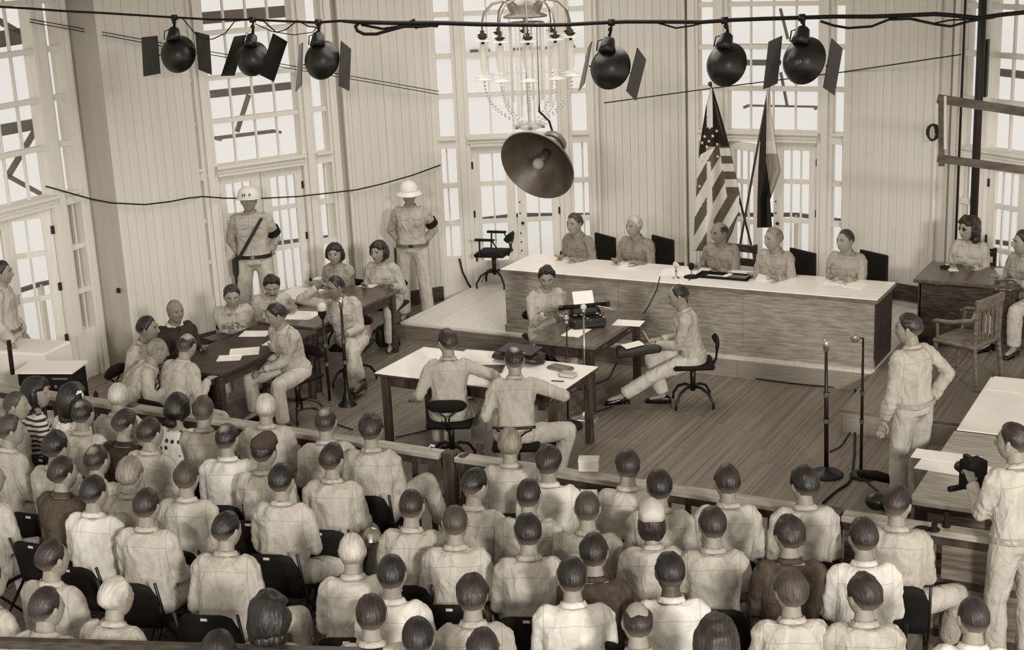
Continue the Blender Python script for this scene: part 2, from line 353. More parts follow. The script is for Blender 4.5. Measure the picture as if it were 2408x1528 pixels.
# sills outside that carry the doors, exterior balcony rail, awning beams, distant building
def outpt(k, s, out): p = wpt(k, s, out); return p
ex = empty('balcony_rail', (0, 0, 0), label='dark balcony handrail running outside behind the tall windows', cat='railing')
pts = [outpt('w1', -2, 1.3), outpt('w1', 2.6, 1.3), outpt('w2', .9, 1.3), outpt('w3', 1, 1.3), outpt('w4', 1, 1.3), outpt('w5', 1.3, 1.3), outpt('w5', 4, 1.3)]
zr = on(1160, 508, outpt('w3', 0, 1.3), outpt('w3', 1, 1.3))[2]
for p, q in zip(pts[:-1], pts[1:]):
    MB().beam((p[0], p[1], zr), (q[0], q[1], zr), .05, .05).build('handrail', 'rail_ext', ex)
for p in pts[1:-1]: MB().box((p[0]-.03, p[1]-.03, zr-1.0), (p[0]+.03, p[1]+.03, zr)).build('post', 'trim_paint', ex)
def extbar(k, p, q, w, out, parent, nm='beam', mt='ext_beam'):
    A2, B2 = outpt(k, 0, out), outpt(k, 1, out); P = on(p[0], p[1], A2, B2); Q = on(q[0], q[1], A2, B2); MB().beam(P, Q, .05, w).build(nm, mt, parent)
    if nm == 'beam':
        A, B_, c = WL[k]; A, t, a = frame_of(A, B_); nn = np.array([-t[1], t[0], 0])
        for E_ in (P, Q): MB().beam(E_, E_-nn*(out-.12), .03, .03).build('arm', mt, parent)
aw1 = empty('awning_frame', label='open awning frame with dark beam outside the leftmost window', cat='awning')
extbar('w1', (-30, 97), (66, 82), .17, .35, aw1); extbar('w1', (-30, 312), (92, 290), .12, .35, aw1); extbar('w1', (88, 298), (18, 415), .05, .3, aw1, 'brace'); extbar('w1', (12, 410), (96, 456), .04, .3, aw1, 'brace'); extbar('w1', (-10, 45), (50, 80), .06, .35, aw1, 'brace')
aw2 = empty('awning_frame', label='open awning frame with two dark beams outside the window behind the helmeted guard', cat='awning')
extbar('w2', (474, 43), (680, 26), .14, .35, aw2); extbar('w2', (490, 222), (696, 200), .09, .3, aw2); extbar('w2', (505, 325), (645, 308), .04, .3, aw2); extbar('w2', (585, 223), (557, 310), .045, .3, aw2, 'brace')
aw4 = empty('awning_frame', label='open awning frame with dark beam outside the window behind the flags', cat='awning')
extbar('w4', (1700, 147), (1835, 147), .07, .3, aw4); extbar('w4', (1710, 106), (1930, 106), .03, .3, aw4); extbar('w4', (1835, 20), (1853, 92), .025, .3, aw4, 'brace'); extbar('w4', (1836, 170), (1851, 248), .025, .3, aw4, 'brace'); extbar('w4', (1760, 248), (1925, 251), .02, .3, aw4)
aw5 = empty('awning_frame', label='awning frame with dark beam outside the rightmost window', cat='awning')
extbar('w5', (2335, 168), (2440, 180), .08, .3, aw5)
bd = empty('building', label='distant pale building with rows of small dark windows', cat='building')
Pm = pdist(1230, 140, 55.)[:2]; tb = np.array([CR[0], CR[1]]); tb /= np.linalg.norm(tb); ab = math.atan2(tb[1], tb[0]); bd.location = (Pm[0], Pm[1], 0); bd.rotation_euler = (0, 0, ab)
zb_ = lambda py: pdist(1230, py, 55.)[2]
ub('wall', 'ext_white', bd, (0, 1.5, (zb_(90)+zb_(230))/2), (9, 2.8, zb_(90)-zb_(230)))
for (y0, y1) in ((112, 121), (143, 150), (154, 159), (164, 170)):
    for i in range(14):
        if random.random() < .22: continue
        x = -2.35+i*.40
        MB().box((x, .02, zb_(y1)), (x+random.choice([.2, .3, .33]), .1, zb_(y0))).build('window', 'ext_window', bd)
# ---------------------------------------------------------------- stage platform
pl = empty('stage_platform', (-9.4, 14.5, 0), label='low wooden platform carrying the long bench in front of the windows', cat='platform')
def pb(nm, mt, a, b, par=pl):
    return ub(nm, mt, par, ((a[0]+b[0])/2+9.4, (a[1]+b[1])/2-14.5, (a[2]+b[2])/2), (b[0]-a[0], b[1]-a[1], b[2]-a[2]))
PX0, PX1, PX2 = -9.42, -3.62, .9
n = 54
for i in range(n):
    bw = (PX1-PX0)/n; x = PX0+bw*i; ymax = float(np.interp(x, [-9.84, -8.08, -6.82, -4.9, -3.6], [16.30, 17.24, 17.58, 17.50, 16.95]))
    pb('top_board', 'stage_board_glare', (x+.001, 14.5, .19), (x+bw-.001, ymax, .22+random.uniform(-.0005, .0005)))
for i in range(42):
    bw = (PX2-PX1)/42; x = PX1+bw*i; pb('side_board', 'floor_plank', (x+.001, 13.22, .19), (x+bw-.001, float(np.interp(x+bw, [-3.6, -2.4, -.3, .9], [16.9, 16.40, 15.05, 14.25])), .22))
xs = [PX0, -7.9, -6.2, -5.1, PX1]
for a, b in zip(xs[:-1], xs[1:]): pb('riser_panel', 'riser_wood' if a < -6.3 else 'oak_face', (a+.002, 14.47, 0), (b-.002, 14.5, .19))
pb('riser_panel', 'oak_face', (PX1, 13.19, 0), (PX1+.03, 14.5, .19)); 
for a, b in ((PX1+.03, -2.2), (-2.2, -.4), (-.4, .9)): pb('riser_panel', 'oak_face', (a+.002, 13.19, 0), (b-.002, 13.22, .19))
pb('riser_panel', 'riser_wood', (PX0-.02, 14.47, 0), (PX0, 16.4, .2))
# ================================================================ PEOPLE
def hsh(ix, iy, iz):
    h = (ix*374761393+iy*668265263+iz*2147483647*0+iz*1274126177) & 0xffffffff
    h = ((h ^ (h >> 13))*1103515245) & 0xffffffff
    return ((h ^ (h >> 16)) & 0xffff)/65535.*2-1
def vnoise(P, f, seed=0):
    Q = P*f+seed*7.31; I = np.floor(Q).astype(np.int64); Fr = Q-I; Fr = Fr*Fr*(3-2*Fr); out = 0
    for dx in (0, 1):
        wx = Fr[:, 0] if dx else 1-Fr[:, 0]
        for dy in (0, 1):
            wy = Fr[:, 1] if dy else 1-Fr[:, 1]
            for dz in (0, 1):
                wz = Fr[:, 2] if dz else 1-Fr[:, 2]
                out = out+wx*wy*wz*hsh(I[:, 0]+dx, I[:, 1]+dy, I[:, 2]+dz)
    return out
def Rx(a): c, s = math.cos(a), math.sin(a); return np.array([[1, 0, 0], [0, c, -s], [0, s, c]])
def Ry(a): c, s = math.cos(a), math.sin(a); return np.array([[c, 0, s], [0, 1, 0], [-s, 0, c]])
def Rz(a): c, s = math.cos(a), math.sin(a); return np.array([[c, -s, 0], [s, c, 0], [0, 0, 1]])
R_ = math.radians
# skin / hair materials
for nm, v in (('skin', 148), ('skin_tan', 128), ('skin_dark', 84)):
    mat(nm, v, .5, .35, var=5, vscale=14, bump=.05, bscale=60)
def fade(name, base):
    m = MATS[base].copy(); m.name = name; nt = m.node_tree; N = nt.nodes; L = nt.links; b = N['Principled BSDF']; src = b.inputs['Base Color'].links[0].from_socket
    tc = N.new('ShaderNodeTexCoord'); sx = N.new('ShaderNodeSeparateXYZ'); mr = N.new('ShaderNodeMapRange'); mx = N.new('ShaderNodeMix'); mx.data_type = 'RGBA'
    L.new(tc.outputs['Object'], sx.inputs[0]); L.new(sx.outputs[2], mr.inputs[0]); mr.inputs['From Min'].default_value = -.062; mr.inputs['From Max'].default_value = .012
    L.new(mr.outputs[0], mx.inputs[0]); mx.inputs[6].default_value = sep(138); L.new(src, mx.inputs[7]); L.new(mx.outputs[2], b.inputs['Base Color']); MATS[name] = m
    if base != 'hair_white':
        m2 = m.copy(); m2.name = name+'_spot'; nt = m2.node_tree; N = nt.nodes; L = nt.links; b = N['Principled BSDF']; src = b.inputs['Base Color'].links[0].from_socket
        tc = N.new('ShaderNodeTexCoord'); mp = N.new('ShaderNodeMapping'); mp.inputs['Location'].default_value = (0, .052, -.100); nz = N.new('ShaderNodeTexNoise'); nz.inputs['Scale'].default_value = 40
        vl = N.new('ShaderNodeVectorMath'); vl.operation = 'LENGTH'; ad = N.new('ShaderNodeMath'); ad.operation = 'MULTIPLY_ADD'; mr = N.new('ShaderNodeMapRange'); mx = N.new('ShaderNodeMix'); mx.data_type = 'RGBA'
        L.new(tc.outputs['Object'], mp.inputs[0]); L.new(tc.outputs['Object'], nz.inputs['Vector']); L.new(mp.outputs[0], vl.inputs[0]); L.new(nz.outputs[0], ad.inputs[0]); ad.inputs[1].default_value = .03; L.new(vl.outputs['Value'], ad.inputs[2])
        L.new(ad.outputs[0], mr.inputs[0]); mr.inputs['From Min'].default_value = .030; mr.inputs['From Max'].default_value = .062
        L.new(mr.outputs[0], mx.inputs[0]); mx.inputs[6].default_value = sep(150); L.new(src, mx.inputs[7]); L.new(mx.outputs[2], b.inputs['Base Color']); MATS[name+'_spot'] = m2
for nm, v, r in (('hair_black', 30, .42), ('hair_dark', 42, .42), ('hair_brown', 66, .48), ('hair_grey', 128, .6), ('hair_white', 184, .65)):
    m = mat(nm, v, r, .5, var=10 if v < 100 else 22, vscale=60, stretch=(1, .16, .2), bump=.45, bscale=95)
for nm in ('hair_black', 'hair_dark', 'hair_brown', 'hair_grey', 'hair_white'): fade(nm+'_cropped', nm)
mat('eye_white', 150, .3); mat('eye_dark', 22, .2, .6); mat('lip', 118, .5); mat('lip_pale', 148, .5)
for nm, v in (('sh_white', 218), ('sh_light', 190), ('sh_khaki', 182), ('sh_tan', 160), ('sh_olive', 140), ('sh_grey', 84), ('sh_brown', 78), ('sh_dark', 62), ('tr_khaki', 190), ('tr_light', 204), ('tr_dark', 44)):
    cloth(nm, v, .7 if nm == 'sh_white' else 1.)
mat('belt_dark', 34, .5); mat('web_belt', 110, .8, var=12, vscale=60); mat('shoe_black', 24, .2, .6); mat('shoe_brown', 50, .35, .5)
mat('helmet_white', 232, .4, .4); mat('band_black', 26, .8); mat('cap_dark', 70, .9, var=6); mat('cap_light', 196, .9, var=6)
mat('flower', 235, .7); mat('gauze', 205, .9); mat('cuffs', 20, .5); mat('sunglass', 14, .15, .7)
# striped and dotted dress cloth
def pattern(name, kind):
    m = bpy.data.materials.new(name); m.use_nodes = True; nt = m.node_tree; N = nt.nodes; L = nt.links; b = N['Principled BSDF']; b.inputs['Roughness'].default_value = .9
    tc = N.new('ShaderNodeTexCoord'); r = N.new('ShaderNodeValToRGB'); r.color_ramp.interpolation = 'CONSTANT'
    if kind == 'stripe':
        w = N.new('ShaderNodeTexWave'); w.wave_type = 'BANDS'; w.bands_direction = 'Z'; w.inputs['Scale'].default_value = 7; w.inputs['Distortion'].default_value = .6; L.new(tc.outputs['Object'], w.inputs['Vector']); L.new(w.outputs[0], r.inputs[0])
        r.color_ramp.elements[0].color = sep(60); r.color_ramp.elements[1].position = .4; r.color_ramp.elements[1].color = sep(218)
    else:
        vo = N.new('ShaderNodeTexVoronoi'); vo.inputs['Scale'].default_value = 17 if kind == 'dot' else 45; vo.inputs['Randomness'].default_value = .25 if kind == 'dot' else .9; L.new(tc.outputs['Object'], vo.inputs['Vector']); L.new(vo.outputs['Distance'], r.inputs[0])
        r.color_ramp.elements[0].color = sep(64); r.color_ramp.elements[1].position = .30 if kind == 'dot' else .22; r.color_ramp.elements[1].color = sep(218)
    L.new(r.outputs[0], b.inputs['Base Color']); MATS[name] = m
pattern('dress_stripe', 'stripe'); pattern('dress_dot', 'dot'); pattern('dress_print', 'print')
# ---- head
def head_surface(dirs, face=True, fem=0):
    """dirs: unit vectors -> points of the head surface (origin = head centre, +Y forward)"""
    x, y, z = dirs[:, 0], dirs[:, 1], dirs[:, 2]
    P = np.stack([x*.0755, y*np.where(y > 0, .094, .100), z*np.where(z > 0, .112, .122)], 1)
    s = np.clip(-z, 0, 1)
    P[:, 0] *= 1-(.17+.09*fem)*s**1.8-.05*np.clip(z, 0, 1)**2
    back = np.clip(-y, 0, 1)
    P[:, 1] += back*s*.055                                     # nape cut in
    P[:, 1] -= np.clip(y, 0, 1)*.004*(1-np.abs(x))
    P[:, 0] *= 1+.05*back*np.clip(z+.3, 0, 1)
    P[:, 1] += np.clip(y, 0, 1)*s**2*.016                      # chin forward
    if face:
        f = np.clip(y, 0, 1)**.5*(y > 0)
        g = lambda cx, cz, sx, sz: np.exp(-((P[:, 0]-cx)/sx)**2-((P[:, 2]-cz)/sz)**2)*f
        zn = P[:, 2]
        ridge = np.exp(-(P[:, 0]/.0105)**2)*np.interp(zn, [-.046, -.036, -.024, .012, .026], [0, .9, 1, .30, 0])*f
        P[:, 1] += ridge*.026
        P[:, 1] += (g(.012, -.034, .008, .007)+g(-.012, -.034, .008, .007))*.007
        P[:, 1] -= (g(.031, .008, .015, .012)+g(-.031, .008, .015, .012))*.012
        P[:, 1] += (g(.028, .028, .020, .008)+g(-.028, .028, .020, .008))*.005*(1-.6*fem)
        P[:, 1] += (g(0, -.058, .020, .0055)+g(0, -.070, .018, .006))*(.0032+.0023*fem)-g(0, -.064, .022, .0028)*.004
        P[:, 1] += g(0, -.100, .020, .014)*.007-g(0, -.083, .022, .007)*.003
        P[:, 0] += np.sign(P[:, 0])*(g(.045, -.018, .018, .018)+g(-.045, -.018, .018, .018))*.005
    return P
def sphere_dirs(nphi, nth, front=True):
    ph = np.arange(nphi)/nphi*2*PI
    if front: ph = ph-.42*np.sin(ph)        # denser around phi=0 (front)
    th = (np.arange(1, nth)/nth)*PI
    D = [(0, 0, 1)]
    for t in th:
        for p in ph: D.append((math.sin(t)*math.sin(p), math.sin(t)*math.cos(p), math.cos(t)))
    D.append((0, 0, -1)); D = np.array(D); Fc = []
    for k in range(nphi): Fc.append((0, 1+(k+1) % nphi, 1+k))
    for i in range(nth-2):
        for k in range(nphi):
            a = 1+i*nphi+k; b = 1+i*nphi+(k+1) % nphi; Fc.append((a, b, b+nphi, a+nphi))
    l = len(D)-1; o = 1+(nth-2)*nphi
    for k in range(nphi): Fc.append((l, o+k, o+(k+1) % nphi))
    return D, Fc
_D_hi, _F_hi = sphere_dirs(72, 60); _D_lo, _F_lo = sphere_dirs(40, 30)
def add_head(mb, fine, fem=0, brow=4, moustache=False):
    """materials: 0 skin, 1 eye white, 2 eye dark, 3 lip, 4 brow/hair"""
    D, Fc = (_D_hi, _F_hi) if fine else (_D_lo, _F_lo); P = head_surface(D, True, fem); k = mb.n
    mb.add(P, Fc, 0)
    if fine:
        for i, f in enumerate(Fc):
            c = P[list(f)].mean(0)
            if c[1] > .05 and abs(c[0]) < .021 and -.074 < c[2] < -.056 and (c[0]/.021)**2+((c[2]+.065)/.009)**2 < 1: mb.mi[len(mb.f)-len(Fc)+i] = 3
        for s in (-1, 1):
            mb.ball((s*.030, .0690, .008), (.0125, .0125, .0085), 10, 6, 1)
            mb.ball((s*.030, .0775, .0085), (.0068, .005, .0062), 8, 5, 2)
            mb.tube([(s*.047, .070, .013), (s*.030, .0835, .0175), (s*.016, .0800, .012)], .0032, 5, 0)
            mb.tube([(s*.050, .073, .026), (s*.034, .0875, .0315), (s*.014, .0895, .026)], [.002, .0038, .0028], 6, 4)
        if moustache: mb.tube([(-.024, .088, -.055), (-.010, .098, -.049), (0, .099, -.050), (.010, .098, -.049), (.024, .088, -.055)], [.003, .0055, .004, .0055, .003], 6, 4)
    for s in (-1, 1):   # ears
        Re = Rz(s*-.35)@Ry(s*.12)
        mb.ball((s*.076, -.008, -.004), (.0085, .019, .031), 10, 8, 0, Re)
        if fine: mb.ball((s*.0815, -.008, .004), (.0055, .011, .017), 8, 6, 0, Re); mb.ball((s*.077, -.002, -.028), (.007, .010, .012), 8, 6, 0)
def hair_mesh(style, mt, seed, fine=True):
    D, Fc = (_D_hi, _F_hi) if fine else (_D_lo, _F_lo); P = head_surface(D, False); rng = random.Random(seed)
    ph = np.abs(np.arctan2(D[:, 0], D[:, 1])); z = P[:, 2]; x = P[:, 0]; y = P[:, 1]; side = np.sign(x)
    opt = dict(short=dict(T=.017, edge=.05), crew=dict(T=.009, edge=.07), wavy=dict(T=.024, edge=.04), slick=dict(T=.015, edge=.04), bald=dict(T=.010, edge=.04),
               spot=dict(T=.012, edge=.05), thin=dict(T=.008, edge=.05), fringe=dict(T=.009, edge=.04), bob=dict(T=.034, edge=.03), bobcap=dict(T=.008, edge=.03), long=dict(T=.04, edge=.03), updo=dict(T=.026, edge=.03), curly=dict(T=.04, edge=.03), stubble=dict(T=.003, edge=.05))[style]
    fem = style in ('bobcap', 'bob', 'long', 'updo', 'curly')
    fr = .074 if style not in ('thin', 'fringe', 'bald', 'spot') else .088
    zl = np.interp(ph, [0, .55, .95, 1.25, 1.5, 1.62, 2.0, 2.5, PI], [fr, fr+.004, .052, .024, -.012, .012, -.014, -.044, -.052])
    if fem: zl = np.interp(ph, [0, .5, .8, 1.1, 1.4, 2.0, PI], [.064, .058, .03, -.02, -.05, -.07, -.08])
    d = z-zl
    T = opt['T']; m = np.clip(d/opt['edge'], -1, 1); t = np.where(m > 0, T*np.clip(m, 0, 1)**.7, -.006)
    if style in ('bald', 'fringe'):
        top = np.exp(-(x/.055)**4-((y-.015)/.085)**4)*(z > .045); t = t-(T+.012)*top*1.3
    if style == 'spot': t = t-.007*np.exp(-(x/.030)**2-((y+.045)/.036)**2)*(z > .03)
    if style == 'thin': t = t-.006*np.exp(-(x/.04)**2-((y-.03)/.05)**2)*(z > .06)
    if style == 'short' or style == 'slick' or style == 'wavy': t = t+np.clip((z-.06)/.05, 0, 1)*np.clip(y/.07, 0, 1)*.008
    f1 = {'wavy': 38, 'curly': 34, 'bob': 26, 'long': 24}.get(style, 22); a1 = {'wavy': .0075, 'curly': .014, 'bob': .007, 'long': .009, 'crew': .001, 'stubble': .0003, 'slick': .003}.get(style, .004)
    nz = vnoise(P*np.array([1, 1, .6]), f1, seed % 97)
    strand = vnoise(np.stack([np.arctan2(x, z+.05)*.10, np.zeros_like(x), y*.12], 1), 90, seed % 53)
    t = t+np.where(t > 0, nz*a1*np.clip(m, 0, 1)+strand*min(a1, .003), 0)
    nrm = P/np.linalg.norm(P, axis=1)[:, None]
    Q = P+nrm*t[:, None]+np.array([0, -.002, 0])
    mb = MB()
    if fem:
        low = {'bobcap': -.11, 'bob': -.115, 'long': -.20, 'updo': -.07, 'curly': -.13}[style]
        w = np.clip(-(D[:, 1])+.25, 0, 1)*np.clip((.02-z)/.10, 0, 1)
        Q[:, 2] += w*(low+.09)*(.8+.3*nz); Q[:, 0] += side*w*.022; Q[:, 1] -= w*.018
        fz = (y > .02) & (z < .045); Q[fz] = (P*.92)[fz]
    mb.add(Q, Fc)
    if style == 'updo': mb.ball((0, -.125, -.075), (.05, .035, .04), 12, 9)
    if style in ('long', 'curly'):
        for i in range(9): a = -1.5+3*i/8; mb.ball((.075*math.sin(a), -.03-.075*math.cos(a), (-.10 if style == 'curly' else -.15)+rng.uniform(-.01, .01)), (.036, .034, .045), 9, 7)
    if style == 'wavy' and fine:
        for i in range(7): mb.ball((rng.uniform(-.035, .035), rng.uniform(.0, .06), .112+rng.uniform(-.006, .004)), (.022, .022, .014), 8, 6)
    return mb.mesh('hair', mt if (fem or mt+'_cropped' not in MATS) else mt+'_cropped'+('_spot' if style == 'spot' and mt+'_cropped_spot' in MATS else ''), True)
# ---- hands: template pointing +Y, palm down (-Z), thumb on +X ; left hand mirrored
def hand_template(curl):
    mb = MB(); mb.cbox((0, .045, 0), (.078, .085, .026), bev=.011); mb.tube([(0, -.02, 0), (0, .02, 0)], [.026, .030], 10)
    ln = (.068, .078, .072, .056); xs_ = (.030, .010, -.011, -.030)
    for L_, x in zip(ln, xs_):
        p = np.array([x, .075, 0.002]); a = 0; pts = [p-np.array([0, .02, 0]), p]
        for k, fr in enumerate((.45, .32, .23)):
            a += curl*(.55, .75, .5)[k]; p = p+np.array([x*.10, math.cos(a), -math.sin(a)])*L_*fr; pts.append(p)
        mb.tube(pts, [.0095, .0095, .009, .0083, .007], 8); mb.ball(pts[-1], .0072, 8, 6)
    t = [(.028, .012, -.004), (.050, .038, -.010), (.058, .062, -.016-.02*curl), (.054, .082, -.022-.03*curl)]
    mb.tube(t, [.014, .012, .0105, .008], 8); mb.ball(t[-1], .008, 8, 6)
    return mb
def remesh_eval(items):
    """items: list of (MB, voxel, smooth) -> list of meshes, all evaluated in one go"""
    tmp = bpy.data.collections.new('tmp'); C.children.link(tmp); obs = []
    for mb, vox, sm in items:
        o = bpy.data.objects.new('tmp', mb.mesh('tmp', 'skin')); tmp.objects.link(o)
        r = o.modifiers.new('r', 'REMESH'); r.mode = 'VOXEL'; r.voxel_size = vox; r.use_smooth_shade = True
        s = o.modifiers.new('s', 'SMOOTH'); s.factor = .5; s.iterations = sm; obs.append(o)
    dg = bpy.context.evaluated_depsgraph_get(); out = []
    for o in obs: out.append(bpy.data.meshes.new_from_object(o.evaluated_get(dg)))
    for o in obs: me = o.data; bpy.data.objects.remove(o); bpy.data.meshes.remove(me)
    bpy.data.collections.remove(tmp); return out
def mesh_arrays(me):
    V = np.empty(len(me.vertices)*3); me.vertices.foreach_get('co', V); return V.reshape(-1, 3), [tuple(p.vertices) for p in me.polygons]
_ht = remesh_eval([(hand_template(c), .0042, 2) for c in (.25, 1.0, 1.5)])
HAND = []
for me in _ht:
    bm = bmesh.new(); bm.from_mesh(me); bm.free(); HAND.append(mesh_arrays(me)); bpy.data.meshes.remove(me)
def decim(VF, cell):
    """cheap vertex clustering"""
    V, Fc = VF; K = np.floor(V/cell).astype(int); d = {}; idx = []; acc = []
    for i, k in enumerate(map(tuple, K)):
        j = d.setdefault(k, len(d))
        if j == len(acc): acc.append([])
        acc[j].append(i); idx.append(j)
    NV = np.array([V[a].mean(0) for a in acc]); NF = []
    for f in Fc:
        g = []
        for i in f:
            if idx[i] not in g: g.append(idx[i])
        if len(g) > 2: NF.append(tuple(g))
    return NV, NF
HAND_LO = [decim(h, .0085) for h in HAND]; HAND = [decim(h, .0052) for h in HAND]
def ik(a, t, l1, l2, hint):
    a = np.array(a, float); t = np.array(t, float); d = t-a; D = np.linalg.norm(d); Dm = min(D, (l1+l2)*.995); d = d/(D+1e-9); t = a+d*Dm
    x = (l1*l1-l2*l2+Dm*Dm)/(2*Dm); h = math.sqrt(max(l1*l1-x*x, 0)); hint = np.array(hint, float); hint = hint-d*(hint@d); hint /= np.linalg.norm(hint)+1e-9
    return a+d*x+hint*h, t
JOBS = []; HS = 1.06
def person(headpx=None, z0=0., yaw=0., pose='sit', lean=8, side=0, twist=0, hyaw=0, hpitch=0, htilt=0, hair='short', hmat='hair_dark', shirt='sh_khaki', sleeve='long', trousers='tr_khaki',
           skin='skin', lh=None, rh=None, lf=None, rf=None, le=(-.3, -.6, -.8), re=(.3, -.6, -.8), scale=1., fine=False, feet=False, label='', pos=None, belt=None, female=False, group=None, hands=(1, 1),
           moustache=False, knee=None, curl=(0, 0), extra=None, ph=None, sh_len=0.0, shoes='shoe_black', headtop=None, lk=None, rk=None, collar=True, broad=1., category='person', tone=None, collar_mat=None, palm=(None, None)):
    sc = scale; sit = pose == 'sit'
    ph = ph if ph is not None else (.52 if sit else .92)
    P = np.array([0, 0, ph]); RT = Rz(R_(twist))@Rx(-R_(lean))@Ry(R_(side)); RH = Rz(R_(hyaw))@Rx(-R_(hpitch))@Ry(R_(htilt))
    tor = lambda x, y, z: P+RT@np.array([x, y, z])
    hunch = .10*max(lean-10, 0)/20
    N0 = tor(0, hunch*.5, .50); neckdir = RT@np.array([0, .22, 1.]); neckdir = neckdir*.5+np.array([0, .12, 1.])*.5; neckdir /= np.linalg.norm(neckdir)
    Hc = N0+neckdir*.160+RH@np.array([0, .012, .0]); HB = N0+neckdir*.07
    top = Hc+RH@np.array([0, 0, .135])
    w = (.152 if female else .166)*broad
    S_ = {-1: tor(-w, hunch*.2, .445), 1: tor(w, hunch*.2, .445)}; HJ = {-1: P+Rz(R_(twist*.3))@np.array([-.10, 0, 0]), 1: P+Rz(R_(twist*.3))@np.array([.10, 0, 0])}
    if lh is None: lh = (-.16, .34, .62) if sit else (-.24, .08, .82)
    if rh is None: rh = (.16, .34, .62) if sit else (.24, .08, .82)
    if lf is None: lf = (-.16, .40, .08) if sit else (-.12, .02, .08)
    if rf is None: rf = (.16, .40, .08) if sit else (.12, -.02, .08)
    E, Wr = {}, {}; E[-1], Wr[-1] = ik(S_[-1], lh, .29, .26, le); E[1], Wr[1] = ik(S_[1], rh, .29, .26, re)
    K, A = {}, {}; kh = (0, .5, 1) if sit else (0, 1, .2)
    K[-1], A[-1] = ik(HJ[-1], lf, .42, .42, lk or (-.10, kh[1], kh[2])); K[1], A[1] = ik(HJ[1], rf, .42, .42, rk or (.10, kh[1], kh[2]))
    # placement
    zz = (headtop if headtop is not None else top[2]*sc)+z0
    if pos is None:
        g = at(headpx[0], headpx[1], z0+top[2]*sc); Ry_ = Rz(R_(yaw)); off = Ry_@(np.array([top[0], top[1], 0])*sc); pos = (g[0]-off[0], g[1]-off[1], z0)
    elif len(pos) == 2: pos = (pos[0], pos[1], z0)
    torso = [(-.06, 0, .150, .112), (.02, 0, .160, .118), (.12, .0, .148, .106), (.22, .002, .150, .106), (.32, .004, .162, .116), (.40, .0, .166, .112), (.455, -.006, .132, .088), (.50, -.004, .078, .070)]
    if female: torso = [(-.06, 0, .155, .112), (.02, 0, .160, .115), (.12, 0, .130, .095), (.22, .004, .130, .096), (.32, .018, .150, .118), (.40, .006, .156, .104), (.455, -.006, .130, .080), (.50, -.004, .066, .062)]
    def tors(mb, e, z_from=-9, z_to=9, seg=20):
        V = []; n = 0
        for (z, y, rx, ry) in torso:
            if not (z_from <= z <= z_to): continue
            n += 1; bend = hunch*math.sin(max(z, 0)/.5*PI)*-.35; yy = y+hunch*max(z, 0)+bend
            for k in range(seg):
                t = 2*PI*k/seg; c, s = math.cos(t), math.sin(t); c = math.copysign(abs(c)**.85, c); s = math.copysign(abs(s)**.85, s)
                V.append(tor(c*(rx*broad+e), yy+s*(ry+e), z))
        Fc = [(i*seg+k, i*seg+(k+1) % seg, (i+1)*seg+(k+1) % seg, (i+1)*seg+k) for i in range(n-1) for k in range(seg)]+[tuple(range(seg))[::-1], tuple(range((n-1)*seg, n*seg))]
        mb.add(V, Fc)
    body = MB(); tors(body, -.006); body.ball(P, (.14, .10, .10), 12, 8)
    body.tube([N0-neckdir*.05, N0+neckdir*.04, HB+neckdir*.05, Hc+RH@np.array([0, -.015, -.03])], [.078, .061 if not female else .049, .057 if not female else .046, .052], 12)
    for s in (-1, 1):
        body.ball(S_[s]-RT@np.array([s*.025, 0, .0]), .062, 10, 8); body.tube([S_[s], (S_[s]+E[s])/2, E[s]], [.052, .046, .039], 10); body.ball(E[s], .040, 8, 6)
        body.tube([E[s], E[s]*.65+Wr[s]*.35, Wr[s]], [.040, .040, .026], 10)
        body.ball(HJ[s], .085, 10, 8); body.tube([HJ[s], K[s]], [.080, .054], 10); body.ball(K[s], .055, 8, 6); body.tube([K[s], K[s]*.7+A[s]*.3, A[s]], [.052, .054, .034], 10)
        fd = np.array([s*.15, 1., 0]); fd /= np.linalg.norm(fd); body.tube([A[s]+np.array([0, 0, -.01])-fd*.03, A[s]+fd*.08-np.array([0, 0, .03]), A[s]+fd*.15-np.array([0, 0, .042])], [.036, .034, .024], 8)
    shm = MB(); tors(shm, .016, z_from=-.07 if sit else .0); ext = {'long': 1., 'rolled': .5, 'short': 0.}[sleeve]
    if sh_len: shm.tube([tor(0, 0, .0), tor(0, .0, -.13)], [.15, .16], 14)
    for s in (-1, 1):
        shm.ball(S_[s]-RT@np.array([s*.028, 0, -.002]), .072, 10, 8)
        if sleeve == 'short': shm.tube([S_[s], S_[s]*.28+E[s]*.72], [.068, .068], 12)
        else:
            shm.tube([S_[s], (S_[s]+E[s])/2, E[s]], [.067, .061, .055], 12); shm.ball(E[s], .056, 10, 7)
            tW = E[s]*(1-ext*.94)+Wr[s]*(ext*.94); shm.tube([E[s], (E[s]+tW)/2, tW], [.056, .052, .043 if ext == 1 else .052], 12)
    trm = MB(); trm.ball(P, (.165*broad, .125, .115), 14, 10); trm.tube([tor(0, 0, -.04), tor(0, 0, .06)], [.15, .145], 14)
    for s in (-1, 1):
        trm.ball(HJ[s], .102, 12, 9); trm.tube([HJ[s], (HJ[s]+K[s])/2, K[s]], [.104, .094, .078], 12); trm.ball(K[s], .079, 10, 8)
        dA = A[s]-K[s]; trm.tube([K[s], K[s]+dA*.45, K[s]+dA*.93], [.078, .078, .082 if not sit else .076], 12)
    JOBS.append(dict(locals()))
    return JOBS[-1]
def arr_mesh(name, V, Fc, mats, mi=None, smooth=True):
    me = bpy.data.meshes.new(name); me.from_pydata(V.tolist(), [], Fc)
    for m in mats: me.materials.append(MATS[m])
    if mi is not None: me.polygons.foreach_set('material_index', mi)
    if smooth: me.polygons.foreach_set('use_smooth', [True]*len(me.polygons))
    me.update(); return me
def vnormals(me):
    N_ = np.empty(len(me.vertices)*3); me.vertices.foreach_get('normal', N_); return N_.reshape(-1, 3)
